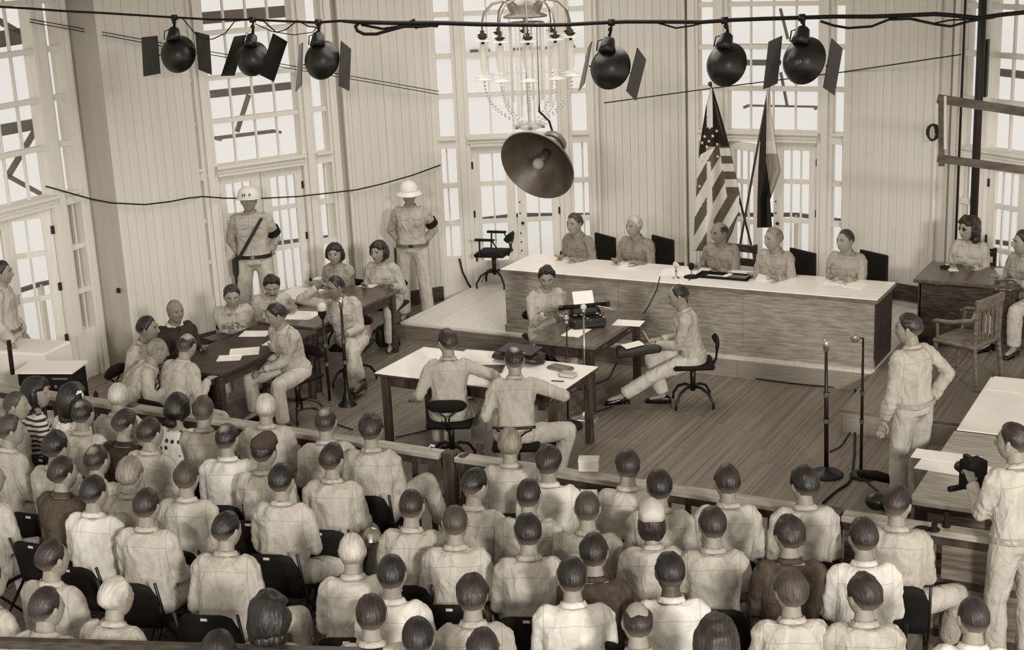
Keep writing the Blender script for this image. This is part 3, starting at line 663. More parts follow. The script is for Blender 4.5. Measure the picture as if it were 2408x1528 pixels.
def finish_people():
    items = []
    for j in JOBS:
        fn = j['fine']; items += [(j['body'], .020 if fn else .030, 2), (j['shm'], .0135 if fn else .0175, 4), (j['trm'], .019 if fn else .027, 4)]
    res = remesh_eval(items); hcache = {}
    for i, j in enumerate(JOBS):
        mb_, ms, mt = res[3*i:3*i+3]; fn = j['fine']; seed = i*13+5
        root = bpy.data.objects.new('person', None); root.empty_display_size = .2; C.objects.link(root)
        root.location = j['pos']; root.rotation_euler = (0, 0, R_(j['yaw'])); root.scale = (j['sc'],)*3
        tagp(root, j['label'], j['category'], j['group'])
        # body: remeshed torso and limbs continued by head and hands
        V, Fc = mesh_arrays(mb_); A_ = MB(); A_.add(V, Fc, 0)
        hd = MB(); add_head(hd, fn, 1 if j['female'] else 0, moustache=j['moustache']); HV = np.concatenate(hd.v)@j['RH'].T*HS+j['Hc']; k = A_.n; A_.v.append(HV); A_.n += len(HV); A_.f += [[q+k for q in f] for f in hd.f]; A_.mi += hd.mi
        for s in (-1, 1):
            if not j['hands'][0 if s < 0 else 1]: continue
            T_ = (HAND if fn else HAND_LO)[j['curl'][0 if s < 0 else 1]]
            d = j['Wr'][s]-j['E'][s]; d /= np.linalg.norm(d); pl_ = j['palm'][0 if s < 0 else 1]
            if pl_ is not None:
                dd, up = np.array(pl_[0], float), np.array(pl_[1], float); d = dd/np.linalg.norm(dd)
            else: up = np.array([-s*.25, -.15, 1.])
            x = np.cross(d, up); x /= np.linalg.norm(x); z = np.cross(x, d)
            HVt = T_[0]*np.array([-s, 1, 1])*(.93 if not j['female'] else .84)
            Vh = HVt@np.array([x, d, z])+j['Wr'][s]+d*.012; k = A_.n
            A_.v.append(Vh); A_.n += len(Vh); A_.f += [[q+k for q in (f if s < 0 else f[::-1])] for f in T_[1]]; A_.mi += [0]*len(T_[1])
        bo = A_.build('body', [j['skin'], 'eye_white', 'eye_dark', ('lip' if j['female'] else 'lip_pale') if j['skin'] != 'skin_dark' else 'skin_dark', j['hmat'] if j['hmat'] not in ('hair_white',) else 'hair_grey'], root, True)
        # clothing with folds
        for me, nm, m_, amp in ((ms, 'shirt', j['shirt'], .0105), (mt, 'trousers', j['trousers'], .008)):
            V, Fc = mesh_arrays(me); Nn = vnormals(me)
            seam = np.ones((len(V), 3))
            if nm == 'shirt':
                loc = (V-j['P'])@j['RT']; el = np.minimum(np.linalg.norm(V-j['E'][1], axis=1), np.linalg.norm(V-j['E'][-1], axis=1))
                lx = np.abs(loc[:, 0])-.170*j['broad']+.02*np.clip(loc[:, 2]-.3, -1, 1); wob = .004*vnoise(V, 9, seed+4)
                seam[:, 0] = np.maximum(loc[:, 2]-.418-.06*(loc[:, 1] > 0)+.10*np.abs(loc[:, 0])+wob, lx)+(loc[:, 2] < .10)*0; seam[:, 1] = lx-np.maximum(0, .18-loc[:, 2])
                seam[:, 0] = np.where((loc[:, 2] < .16), np.minimum(seam[:, 0], -.02), seam[:, 0])
                seam[:, 2] = np.abs(loc[:, 0]+wob*.5)-.017+(loc[:, 1] < .02)*1.
                fold = vnoise(V*np.array([1, 1, .7]), 13, seed)+.6*vnoise(V, 27, seed+1)
                fold = -np.abs(fold)*1.2+.4
                band = np.exp(-((loc[:, 2]-.05)/.06)**2)*np.sin(loc[:, 2]*150+3*vnoise(V, 7, seed+2))*.7
                cr = np.exp(-(el/.09)**2)*np.sin(el*190)*.6
                dsp = fold*amp*.9+band*.006+cr*.006; lo = np.exp(-((loc[:, 2]-.03)/.07)**2)*.016     # blousing over the belt
                V = V+Nn*(dsp+lo)[:, None]
            else:
                kn = np.minimum(np.linalg.norm(V-j['K'][1], axis=1), np.linalg.norm(V-j['K'][-1], axis=1)); V = V+Nn*((vnoise(V, 10, seed)+.5*vnoise(V, 22, seed))*amp*.8+np.exp(-(kn/.11)**2)*np.sin(kn*150)*.004)[:, None]
            A_ = MB(); A_.add(V, Fc, 0)
            if nm == 'shirt' and j['collar']:
                c0 = j['N0']; nd = j['neckdir']; ax_ = np.cross(nd, j['RT']@np.array([1., 0, 0])); ax_ /= np.linalg.norm(ax_); rt = np.cross(ax_, nd); fwd = -ax_ if (ax_@(j['RT']@np.array([0, 1., 0]))) < 0 else ax_
                r0 = .066 if not j['female'] else .052; Vc = []; n = 22
                for q in range(n+1):
                    a = R_(18+324*q/n); dr = rt*math.sin(a)+fwd*math.cos(a); fl_ = max(0, math.cos(a)); 
                    kz = 1.5 if j['collar_mat'] else 1.
                    for rr, hh in ((r0, .032-.022*fl_), (r0+.004, .035-.022*fl_), (r0+(.020+.016*fl_)*kz, .004-.050*fl_*kz), (r0+.013*kz, -.003-.050*fl_*kz)): Vc.append(c0+dr*rr+nd*hh)
                Fq = [(q*4+k, q*4+(k+1) % 4, q*4+4+(k+1) % 4, q*4+4+k) for q in range(n) for k in range(4)]+[(0, 1, 2, 3), (n*4+3, n*4+2, n*4+1, n*4)]
                A_.add(Vc, Fq, 1 if j['collar_mat'] else 0)
            mats = [m_]+([j['collar_mat']] if nm == 'shirt' and j['collar_mat'] and j['collar'] else [])
            if nm == 'shirt' and fn and not j['female'] or (nm == 'shirt' and fn):   # front placket, pockets, shoulder straps
                for s in (-1, 1):
                    if j['shirt'] not in ('sh_dark',): 
                        A_.cbox(j['tor'](s*.085, .130+j['hunch']*.3, .33), (.10, .010, .105), 0, j['RT'], .004); A_.cbox(j['tor'](s*.085, .135+j['hunch']*.3, .375), (.102, .010, .030), 0, j['RT'], .004)
                for q in range(5): A_.ball(j['tor'](0, .137+j['hunch']*.35-.004*abs(q-2), .08+.075*q), (.006, .004, .006), 6, 4)
            o = A_.build(nm, mats, root, True); sm_ = np.ones((len(o.data.vertices), 3)); sm_[:len(V)] = seam; o.data.attributes.new('seam', 'FLOAT_VECTOR', 'POINT').data.foreach_set('vector', sm_.ravel())
            bpy.data.meshes.remove(me)
        bpy.data.meshes.remove(mb_)
        # hair
        if j['hair']:
            key = (j['hair'], j['hmat'], i % 7, fn)
            if key not in hcache: hcache[key] = hair_mesh(j['hair'], j['hmat'], (i % 7)*31+3, fn)
            h = bpy.data.objects.new('hair', hcache[key]); link(h, root); Mh = Matrix.Identity(4)
            for a in range(3):
                for b in range(3): Mh[a][b] = j['RH'][a][b]*HS
                Mh[a][3] = j['Hc'][a]
            h.matrix_local = Mh
        if j['belt'] or j['pose'] == 'stand':
            bm_ = MB(); w_ = j['torso']; V = []; seg = 24
            for rr, z in ((.0, -.015), (.012, -.018), (.012, .024), (.0, .021)):
                for k in range(seg): t = 2*PI*k/seg; V.append(j['tor'](math.cos(t)*(.186*j['broad']+rr), math.sin(t)*(.146+rr), z+.045))
            bm_.add(V, [(a*seg+k, a*seg+(k+1) % seg, ((a+1) % 4)*seg+(k+1) % seg, ((a+1) % 4)*seg+k) for a in range(4) for k in range(seg)])
            bl = bm_.build('belt', j['belt'] or 'web_belt', root); MB().cbox(j['tor'](0, .163, .048), (.045, .012, .036), None, j['RT'], .004).build('buckle', 'steel' if j['belt'] != 'web_belt' else 'black_metal', bl)
        if j['feet']:
            for s in (-1, 1):
                a = j['A'][s]; fd = np.array([s*.2, 1., 0]); fd /= np.linalg.norm(fd); x = np.cross(fd, (0, 0, 1)); RR = np.array([x, fd, (0, 0, 1)]).T
                m_ = MB(); zf = a[2]-.045
                for (y, hw, h) in (): pass
                prof = [(-.085, .020, .035), (-.075, .033, .070), (-.03, .037, .085), (.03, .038, .070), (.08, .044, .050), (.13, .044, .042), (.17, .034, .034), (.19, .014, .022)]
                V = []
                for (y, hw, h) in prof:
                    for k in range(10):
                        t = 2*PI*k/10; V.append(a+RR@np.array([hw*math.cos(t), y, -.078+h*.5+h*.5*math.sin(t)]))
                n = len(prof); m_.add(V, [(p*10+k, p*10+(k+1) % 10, (p+1)*10+(k+1) % 10, (p+1)*10+k) for p in range(n-1) for k in range(10)]+[tuple(range(10))[::-1], tuple(range((n-1)*10, n*10))])
                m_.cbox(a+RR@np.array([0, -.05, -.078]), (.066, .07, .02), None, RR); m_.cbox(a+RR@np.array([0, .09, -.082]), (.082, .19, .010), None, RR, .004)
                so = m_.build('shoe', j['shoes'], root, True)
                m2 = MB()
                for q in range(3): m2.tube([a+RR@np.array([-.02, .03+.022*q, -.002-.011*q]), a+RR@np.array([.02, .03+.022*q, -.002-.011*q])], .003, 5)
                m2.build('laces', 'band_black', so)
        if j['extra']: j['extra'](j, root)
# ================================================================ FURNITURE
def table(name, label, x0, x1, y0, y1, zt=.76, z0=0, mt='dark_top', ml='dark_wood', apron=.11, drawers=(), leg=.07, cat='table', me=None):
    t = empty(name, ((x0+x1)/2, (y0+y1)/2, z0), label=label, cat=cat); w, d = x1-x0, y1-y0; h = zt-z0
    MB().cbox((0, 0, h-.0175), (w, d, .035), bev=.006).build('tabletop', [mt], t)
    if me: MB().cbox((0, 0, h-.021), (w+.006, d+.006, .026), bev=.004).build('edge_band', [me], t)
    ax, ay = w/2-.04, d/2-.04
    for sx in (-1, 1):
        for sy in (-1, 1): MB().cbox((sx*(ax-leg/2), sy*(ay-leg/2), (h-.035)/2), (leg, leg, h-.035), bev=.006).build('leg', ml, t)
    for sy in (-1, 1): MB().cbox((0, sy*(ay-leg/2), h-.035-apron/2), (w-.08-2*leg, .022, apron)).build('apron', ml, t)
    for sx in (-1, 1): MB().cbox((sx*(ax-leg/2), 0, h-.035-apron/2), (.022, d-.08-2*leg, apron)).build('apron', ml, t)
    for (side, a, b) in drawers:
        if side == 'x': dr = MB().cbox((ax-leg/2+.016, (a+b)/2, h-.035-apron/2), (.014, b-a, apron-.02), bev=.003).build('drawer', ml, t); MB().cbox((ax-leg/2+.032, (a+b)/2, h-.035-apron/2), (.02, .09, .018), bev=.004).build('handle', 'steel', dr)
        else: dr = MB().cbox(((a+b)/2, -(ay-leg/2+.016), h-.035-apron/2), (b-a, .014, apron-.02), bev=.003).build('drawer', ml, t); MB().cbox(((a+b)/2, -(ay-leg/2+.032), h-.035-apron/2), (.09, .02, .018), bev=.004).build('handle', 'steel', dr)
    return t
# judges' bench
jb = empty('long_bench', (-5.82, 14.94, .22), label='long oak bench with glare whitened top where five officers sit', cat='bench')
L2, D2 = 2.20, .39
MB().cbox((0, 0, .7375), (2*L2, 2*D2, .045), bev=.005).build('bench_top', 'oak_top_glare', jb)
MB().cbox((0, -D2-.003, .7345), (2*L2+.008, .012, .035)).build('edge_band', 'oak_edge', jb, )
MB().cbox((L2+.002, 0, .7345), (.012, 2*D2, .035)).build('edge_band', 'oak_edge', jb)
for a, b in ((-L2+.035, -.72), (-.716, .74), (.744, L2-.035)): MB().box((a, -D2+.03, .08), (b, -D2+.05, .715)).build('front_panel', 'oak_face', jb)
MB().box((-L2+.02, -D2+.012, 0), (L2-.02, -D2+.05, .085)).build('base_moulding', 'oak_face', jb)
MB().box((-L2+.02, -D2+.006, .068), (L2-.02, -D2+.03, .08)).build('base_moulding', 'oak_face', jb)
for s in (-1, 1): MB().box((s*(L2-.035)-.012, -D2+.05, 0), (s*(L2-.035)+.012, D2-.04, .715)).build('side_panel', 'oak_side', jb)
prosecutor = table('plain_table', 'wooden table with white top and briefcase where two men sit backs to the gallery', -7.62, -5.67, 11.21, 12.13, mt='table_white', ml='rail_wood', me='rail_wood', drawers=(('x', -.22, .2),))
typing = table('typing_table', 'dark polished table carrying the typewriter before the long bench', -6.70, -5.98, 12.70, 14.02, mt='dark_top', ml='oak_side', me='oak_edge', drawers=(('x', -.5, -.12), ('x', .12, .5)), apron=.12)
women_t = table('long_table', 'long table with white papers between the two uniformed women and the seated officers', -9.90, -9.12, 12.35, 14.08, mt='dark_top', ml='dark_wood', apron=.12)
def_t = table('dark_table', 'dark table with papers in the middle of the group at left', -9.83, -9.02, 10.62, 12.25, mt='oak_side', ml='dark_wood')
tr1 = table('side_table', 'pale topped table at right beyond the one nearest the rail', -2.21, -1.05, 11.58, 13.06, mt='table_white', ml='dark_wood', me='dark_wood')
tr2 = empty('desk', (-1.63, 10.76, 0), label='wooden desk with panelled front and papers at right behind the rail', cat='desk')
MB().cbox((0, 0, .74), (1.18, 1.56, .04), bev=.006).build('desktop', 'wood_mid', tr2)
MB().box((-.55, -.72, 0), (.55, -.70, .72)).build('front_panel', 'oak_side', tr2)
for a, b in ((-.50, -.02), (.02, .50)):
    for c, d in ((.08, .30), (.36, .66)): MB().box((a+.04, -.735, c), (b-.04, -.72, d)).build('raised_panel', 'riser_wood', tr2)
for s in (-1, 1): MB().box((s*.55-.012, -.70, 0), (s*.55+.012, .72, .72)).build('side_panel', 'oak_side', tr2)
dk = empty('dark_desk', (-2.93, 15.94, .22), label='dark wooden desk on the platform at far right where a clerk in sunglasses sits', cat='desk')
MB().cbox((0, 0, .74), (1.10, .86, .04), bev=.006).build('desktop', 'dark_top', dk)
for k in range(4): MB().box((-.49, -.36, .10+.15*k), (.47, -.345, .245+.15*k)).build('front_board', 'dark_wood', dk)
for s in (-1, 1): MB().box((s*.49-.015, -.36, .0), (s*.49+.015, .38, .72)).build('side_panel', 'dark_wood', dk)
# ---- railing
RY = 9.25
rl = empty('gallery_rail', (-6.0, RY, 0), label='wooden railing with balusters between the public seats and the court floor', cat='railing')
segs = [(-12.0, -5.70), (-5.56, -2.62), (-2.5, .9)]
for a, b in segs:
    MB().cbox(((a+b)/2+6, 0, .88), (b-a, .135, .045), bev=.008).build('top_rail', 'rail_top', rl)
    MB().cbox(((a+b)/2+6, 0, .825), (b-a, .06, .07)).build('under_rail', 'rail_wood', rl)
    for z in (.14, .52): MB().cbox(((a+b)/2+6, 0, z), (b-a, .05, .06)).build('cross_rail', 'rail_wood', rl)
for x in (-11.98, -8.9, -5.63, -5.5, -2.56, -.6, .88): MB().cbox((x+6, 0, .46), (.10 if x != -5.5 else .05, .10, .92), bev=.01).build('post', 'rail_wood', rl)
x = -11.85
while x < -2.65:
    if abs(x+5.6) > .12: ub('baluster', 'rail_wood', rl, (x+6, 0, .48), (.035, .035, .68))
    x += .155
for a, b in ((-2.48, -1.86), (-1.82, -1.2), (-1.16, -.64), (-.56, .12), (.16, .84)):
    MB().box((a+6, -.03, .17), (b+6, -.012, .49)).build('panel', 'riser_wood', rl); MB().box((a+6, -.03, .55), (b+6, -.012, .79)).build('panel', 'riser_wood', rl)
rp = MB().tube([at(*p) for p in ((1022, 1049, .92), (1014, 1046, .93), (1005, 1058, .86), (998, 1072, .80), (992, 1081, .76))], .008, 6).build('cord', 'rope', None, True); tagp(rp, 'white cord looped over the railing gate post', 'cord')
# ================================================================ CHAIRS
_fold = None
def folding_chair(x, y, yaw, label, z0=0, group='folding chairs of the public seats'):
    global _fold
    if _fold is None:
        t = empty('folding_chair'); n = 9; V = []; w = .205
        prof = [(-1, .44), (-1, .66), (-.93, .745), (-.74, .79), (-.4, .805), (.4, .805), (.74, .79), (.93, .745), (1, .66), (1, .44)]
        for off in (0, -.012):
            for (a, z) in prof: V.append((a*w, -.20-.035*(1-(a)**2)-.16*(z-.44)+off, z))
        k = len(prof)
        # back sheet split into columns for a curved panel
        mb = MB(); cols = 12; rows = 5; V = []; 
        for r in range(rows+1):
            for c in range(cols+1):
                a = -1+2*c/cols; ztop = float(np.interp(abs(a), [0, .5, .78, .93, 1], [.805, .803, .785, .745, .68])); z = .45+(ztop-.45)*r/rows
                V.append((a*w, -.20-.035*(1-a*a)-.16*(z-.44), z))
        n1 = len(V); V += [(v[0], v[1]-.010, v[2]) for v in V]; g = lambda r, c: r*(cols+1)+c
        Fc = []
        for r in range(rows):
            for c in range(cols):
                q = (g(r, c), g(r, c+1), g(r+1, c+1), g(r+1, c)); Fc += [q, tuple(i+n1 for i in q[::-1])]
        bd_ = [g(0, c) for c in range(cols+1)]+[g(r, cols) for r in range(1, rows+1)]+[g(rows, c) for c in range(cols-1, -1, -1)]+[g(r, 0) for r in range(rows-1, 0, -1)]
        for i in range(len(bd_)): a, b = bd_[i], bd_[(i+1) % len(bd_)]; Fc.append((a, a+n1, b+n1, b))
        mb.add(V, Fc); bk = mb.build('backrest', 'black_matte', t, True)
        MB().box((-.022, -.305, .765), (.022, -.302, .783)).build('number_plate', 'card', bk)
        MB().cbox((0, .0, .44), (.40, .40, .028), bev=.012).build('seat', 'black_matte', t)
        for s in (-1, 1):
            MB().tube([(s*.212, -.27, .80), (s*.212, -.17, .44), (s*.212, .22, .01)], .011, 6).build('leg', 'black_metal', t, True)
            MB().tube([(s*.195, .16, .43), (s*.195, -.26, .01)], .011, 6).build('leg', 'black_metal', t, True)
        MB().tube([(-.195, -.20, .07), (.195, -.20, .07)], .008, 6).build('stretcher', 'black_metal', t)
        _fold = t; c = t
    else: c = copy_tree(_fold)
    c.location = (x, y, z0); c.rotation_euler = (0, 0, R_(yaw)); tagp(c, label, 'chair', group); return c
def swivel_chair(x, y, yaw, label, z0=0, arms=False, back='pad', group=None):
    c = empty('swivel_chair', (x, y, z0), R_(yaw), label, 'chair', group)
    MB().cbox((0, .0, .455), (.42, .42, .05), bev=.02).build('seat', 'black_matte', c, True)
    MB().tube([(0, 0, .43), (0, 0, .16)], [.032, .026], 10).build('column', 'black_metal', c, True)
    for k in range(4):
        a = PI/4+k*PI/2; dx, dy = math.cos(a), math.sin(a)
        l = MB().tube([(dx*.01, dy*.01, .20), (dx*.10, dy*.10, .21), (dx*.20, dy*.20, .17), (dx*.265, dy*.265, .08), (dx*.27, dy*.27, .012)], [.017, .016, .015, .013, .012], 8).build('foot', 'black_metal', c, True)
    m = MB()
    for s in (-1, 1): m.tube([(s*.012, -.20, .42), (s*.012, -.24, .50), (s*.02, -.245, .57), (s*.10, -.25, .635), (s*.155, -.235, .655)], .0095, 7)
    m.build('back_bracket', 'black_metal', c, True)
    mb = MB(); R = 14; pts = []
    for r in range(2):
        pass
    for i in range(R+1):
        a = -1+2*i/R; pts.append((a*.185, -.225-.03*(1-a*a), .675))
    if back == 'pad':
        V = []; 
        for p, i in zip(pts, range(R+1)):
            hh = .062*math.sqrt(max(1-abs(-1+2*i/R)**4, .05))
            for k in range(8): t = 2*PI*k/8; V.append((p[0], p[1]+.016*math.cos(t), p[2]+hh*math.sin(t)))
        mb.add(V, [(i*8+k, i*8+(k+1) % 8, (i+1)*8+(k+1) % 8, (i+1)*8+k) for i in range(R) for k in range(8)]+[tuple(range(8))[::-1], tuple(range(R*8, R*8+8))])
        mb.build('backrest', 'black_matte', c, True)
    else: MB().tube(pts, .014, 8).build('backrest', 'black_metal', c, True)
    if arms:
        for s in (-1, 1):
            MB().cbox((s*.25, .03, .68), (.055, .27, .03), bev=.01).build('armrest', 'black_matte', c); MB().tube([(s*.25, .10, .67), (s*.235, .11, .45)], .012, 7).build('arm_post', 'black_metal', c); MB().tube([(s*.25, -.08, .66), (s*.21, -.2, .44)], .010, 7).build('arm_post', 'black_metal', c)
    return c
def slab_chair(x, y, yaw, label, z0, m='black_matte', h=.98, w=.42, rails=False):
    c = empty('armless_chair', (x, y, z0), R_(yaw), label, 'chair')
    MB().cbox((0, 0, .44), (.44, .42, .06), bev=.02).build('seat', m, c)
    if rails:
        for s in (-1, 1): MB().cbox((s*.19, -.21, h/2), (.04, .035, h), bev=.008).build('back_post', m, c)
        for z in (h-.06, h-.22): MB().cbox((0, -.21, z), (.36, .022, .09), bev=.006).build('back_slat', m, c)
    else: MB().cbox((0, -.22, (.50+h)/2), (w, .035, h-.50), bev=.012).build('backrest', m, c)
    for sx in (-1, 1):
        for sy in (-1, 1): MB().tube([(sx*.19, sy*.18, .42), (sx*.20, sy*.19, .0)], [.02, .016], 6).build('leg', m, c)
    return c
# ================================================================ COURT PEOPLE
K0 = dict(fine=True)
def helmet(kind):
    def f(j, root):
        Rh, c = j['RH'], j['Hc']; m = MB(); ax = Rh@np.array([0, 0, 1.])
        if kind == 'mp':
            m.lathe([(.121, .018), (.124, .018), (.122, .050), (.110, .095), (.080, .130), (.040, .147), (.0, .150)], c, ax, 28); m.lathe([(.119, .020), (.132, .012), (.133, .018), (.121, .030)], c, ax, 28); h = m.build('helmet', 'helmet_white', root, True)
            for ch, x in (('M', -.034), ('P', .022)):
                cu = bpy.data.curves.new('letters', 'FONT'); cu.body = ch; cu.size = .052; cu.extrude = .002; cu.align_x = 'CENTER'; to = bpy.data.objects.new('letters', cu); C.objects.link(to)
                me = bpy.data.meshes.new_from_object(to); bpy.data.objects.remove(to); V, Fc = mesh_arrays(me); V = V-np.array([0, .02, 0]); bpy.data.meshes.remove(me)
                a = x/.11*1.05; P = []
                for v in V:
                    aa = a+v[0]/.115; r = .1235-max(0, v[1])*.30+.0+v[2]; P.append(c+Rh@np.array([-r*math.sin(aa), r*math.cos(aa), .066+v[1]]))
                q = MB(); q.add(P, Fc); q.build('letter', 'ink', h)
        else:
            m.lathe([(.112, .03), (.112, .06), (.104, .10), (.078, .145), (.035, .168), (.0, .170)], c, ax, 28); m.lathe([(.098, .045), (.112, .045), (.155, .012), (.162, .004), (.158, .012), (.112, .056)], c, ax, 28); m.ball(c+ax*.172, (.014, .014, .008), 8, 5)
            h = m.build('sun_helmet', 'helmet_white', root, True); b = MB().lathe([(.1135, .040), (.1165, .040), (.1155, .066), (.1125, .066)], c, ax, 28).build('hat_band', 'card', h, True)
        a = j['S_'][1]*.40+j['E'][1]*.60 if kind == 'pith' else j['S_'][-1]*.40+j['E'][-1]*.60
    return f
def armband(side):
    def f(j, root):
        s = side; p, q = j['S_'][s]*.50+j['E'][s]*.50, j['S_'][s]*.22+j['E'][s]*.78
        b = MB().tube([p, q], .079, 16, cap=False).tube([p, q], .074, 16, cap=False).build('armband', 'band_black', root, True)
    return f
def sling(j, root):
    m = MB(); L = []
    for t in np.linspace(0, 1, 12): L.append(j['tor'](-.13+.29*t, .140+.012*math.sin(t*PI), .47-.44*t))
    for a, b in zip(L[:-1], L[1:]): m.beam(a, b, .034, .006, up=tuple(j['RT']@np.array([0, 1., 0])))
    m.build('shoulder_strap', 'belt_dark', root)
    h = MB().cbox(j['tor'](.20, .05, -.06), (.07, .10, .20), None, None, .02).cbox(j['tor'](.20, .03, -.22), (.05, .07, .16), None, None, .015).build('holster', 'leather', root)
    MB().tube([j['tor'](.20, .02, -.28), j['tor'](.20, 0, -.42)], .008, 6).build('lanyard', 'leather', h)
def multi(*fs):
    def f(j, root):
        for g in fs: g(j, root)
    return f
_A, _B = wpt('w2', 0, -.30), wpt('w2', 1, -.30); _g = on(582, 436, _A, _B)
person((580, 432), pos=(_g[0], _g[1], 0), yaw=213, pose='stand', lean=-2, lh=(-.10, -.16, .90), rh=(.10, -.16, .90), le=(-1, -.4, 0), re=(1, -.4, 0), lf=(-.17, .02, .08), rf=(.17, .0, .08), hair='crew', belt='belt_dark', feet=True, headtop=None, scale=_g[2]/1.735, hyaw=0, hpitch=-4,
       extra=multi(helmet('mp'), armband(-1), sling), label='guard in white helmet lettered M P with strap across his chest', **K0)
def holster2(j, root): MB().cbox(j['tor'](.20, -.06, -.10), (.06, .09, .22), None, None, .02).build('holster', 'leather', root); MB().beam(j['tor'](.10, .135, .36), j['tor'](.04, .14, .25), .05, .006).build('badge', 'paper_dim', root)
person((960, 432), yaw=206, pose='stand', lean=-2, lh=(-.09, -.15, .93), rh=(.09, -.15, .93), le=(-1, -.3, 0), re=(1, -.3, 0), lf=(-.15, .03, .08), rf=(.15, -.02, .08), hair='crew', belt='web_belt', feet=True, scale=1.04, hpitch=4,
       extra=multi(helmet('pith'), armband(-1), holster2), label='guard in white sun helmet and webbing belt standing beside the platform', **K0)
# women at the long table
person((785, 572), yaw=186, female=True, lean=16, hyaw=14, hair='bob', hmat='hair_black', shirt='sh_tan', sleeve='rolled', lh=(.12, .36, .79), rh=(.30, .26, .79), label='woman in khaki shirt writing at the table, nearer the windowed door', **K0)
person((888, 567), yaw=192, female=True, lean=14, hyaw=-12, hair='bob', hmat='hair_black', shirt='sh_khaki', lh=(-.20, .33, .79), rh=(.14, .36, .79), label='woman with wavy dark hair in light uniform at the table beside the sun helmet guard', **K0)
person((637, 650), yaw=232, lean=26, hyaw=-14, hpitch=26, hair='wavy', hmat='hair_black', moustache=True, lh=(-.22, .36, .79), rh=(.10, .40, .79), label='man with moustache leaning over the table reading', **K0)
person((543, 670), yaw=222, lean=20, hyaw=0, hpitch=14, hair='short', hmat='hair_dark', lh=(.03, .38, .82), rh=(-.03, .39, .82), curl=(1, 1), label='officer with receding hair and clasped hands facing the gallery', **K0)
person((410, 702), yaw=246, lean=8, hyaw=4, hpitch=4, hair='stubble', hmat='hair_grey', skin='skin_tan', shirt='sh_dark', trousers='tr_dark', lh=(-.16, .36, .79), rh=(.10, .38, .79),
       collar_mat='sh_white', label='elderly man with shaven head in dark jacket over white collar', **K0)
person((345, 742), yaw=278, lean=16, hyaw=14, hair='slick', hmat='hair_black', skin='skin_tan', shirt='sh_khaki', lh=(-.12, .36, .76), rh=(.14, .30, .76), label='dark haired man in profile beside the window door', **K0)
person((375, 793), yaw=318, lean=30, hyaw=10, hpitch=14, hair='crew', hmat='hair_grey', trousers='tr_dark', lh=(-.05, .50, .79), rh=(.25, .42, .78), label='bent grey haired man in light shirt and dark trousers leaning on the dark table', **K0)
person((440, 780), yaw=352, lean=22, hyaw=14, hpitch=10, hair='bald', hmat='hair_dark', lh=(-.20, .34, .78), rh=(.16, .36, .79), palm=(None, ((-.3, 1, -.05), (0, 0, 1))), rf=(.40, .30, .08), rk=(1, .4, .6), label='balding man with back to gallery sitting at the near end of the dark table', **K0)
person((640, 713), yaw=166, lean=14, hyaw=-26, hpitch=12, hair='slick', hmat='hair_black', lh=(.10, .34, .60), rh=(.14, .22, .64), lf=(-.20, .38, .08), rf=(.34, .30, .08), curl=(1, 0), sleeve='long', feet=True, label='man with side parted hair seated in front of the dark table, knees apart', **K0)
def watch(j, root): pass
person((783, 647), yaw=196, lean=12, side=8, hyaw=-44, hpitch=6, hair='crew', hmat='hair_black', skin='skin_tan', rh=(.27, .20, 1.16), re=(.9, -.1, -.6), lh=(-.06, .34, .68), lf=(-.12, .44, .08), rf=(-.20, .40, .16), rk=(-.1, .5, 1), feet=True, shoes='shoe_brown', curl=(0, 1),
       extra=lambda j, root: MB().tube([j['Hc']+j['RH']@np.array(p) for p in ((-.078, -.01, .012), (-.062, .075, .012), (-.03, .095, .012), (.03, .095, .012), (.062, .075, .012), (.078, -.01, .012))], .003, 6).build('spectacles', 'black_metal', root), label='man turned to one side with hand at his spectacles behind two microphones', **K0)
person((1050, 772), yaw=24, lean=10, hyaw=34, hair='short', hmat='hair_dark', sleeve='rolled', lh=(-.36, .20, .60), rh=(.34, .32, .79), re=(1, -.3, -.3), rf=(.22, .26, .08), label='man with rolled sleeves seated at the white table, back to gallery, head turned left', shirt='sh_khaki', **K0)
person((1208, 812), yaw=24, lean=12, hyaw=8, hpitch=8, hair='spot', hmat='hair_black', sleeve='rolled', lh=(-.26, .24, .78), rh=(.36, .26, .79), re=(1, -.3, -.3), rf=(.34, .25, .08), rk=(1, .5, .4), label='man with balding crown seated at the white table, back to gallery', shirt='sh_khaki', **K0)
person((1285, 628), yaw=226, lean=10, hyaw=-18, hpitch=16, hair='wavy', hmat='hair_black', lh=(-.06, .42, .84), rh=(.12, .40, .84), lf=(-.14, .40, .08), rf=(.22, .36, .08), feet=True, label='typist with wavy dark hair working at the typewriter', **K0)
person((1588, 667), yaw=116, lean=10, hpitch=12, hair='thin', hmat='hair_black', shirt='sh_khaki', trousers='tr_light', lh=(.0, .38, .66), rh=(.12, .32, .68), lf=(-.02, .80, .10), rf=(.10, .30, .08), lk=(0, .3, 1), curl=(1, 1), feet=True, label='balding shorthand writer in profile with one leg stretched out on a swivel chair', **K0)
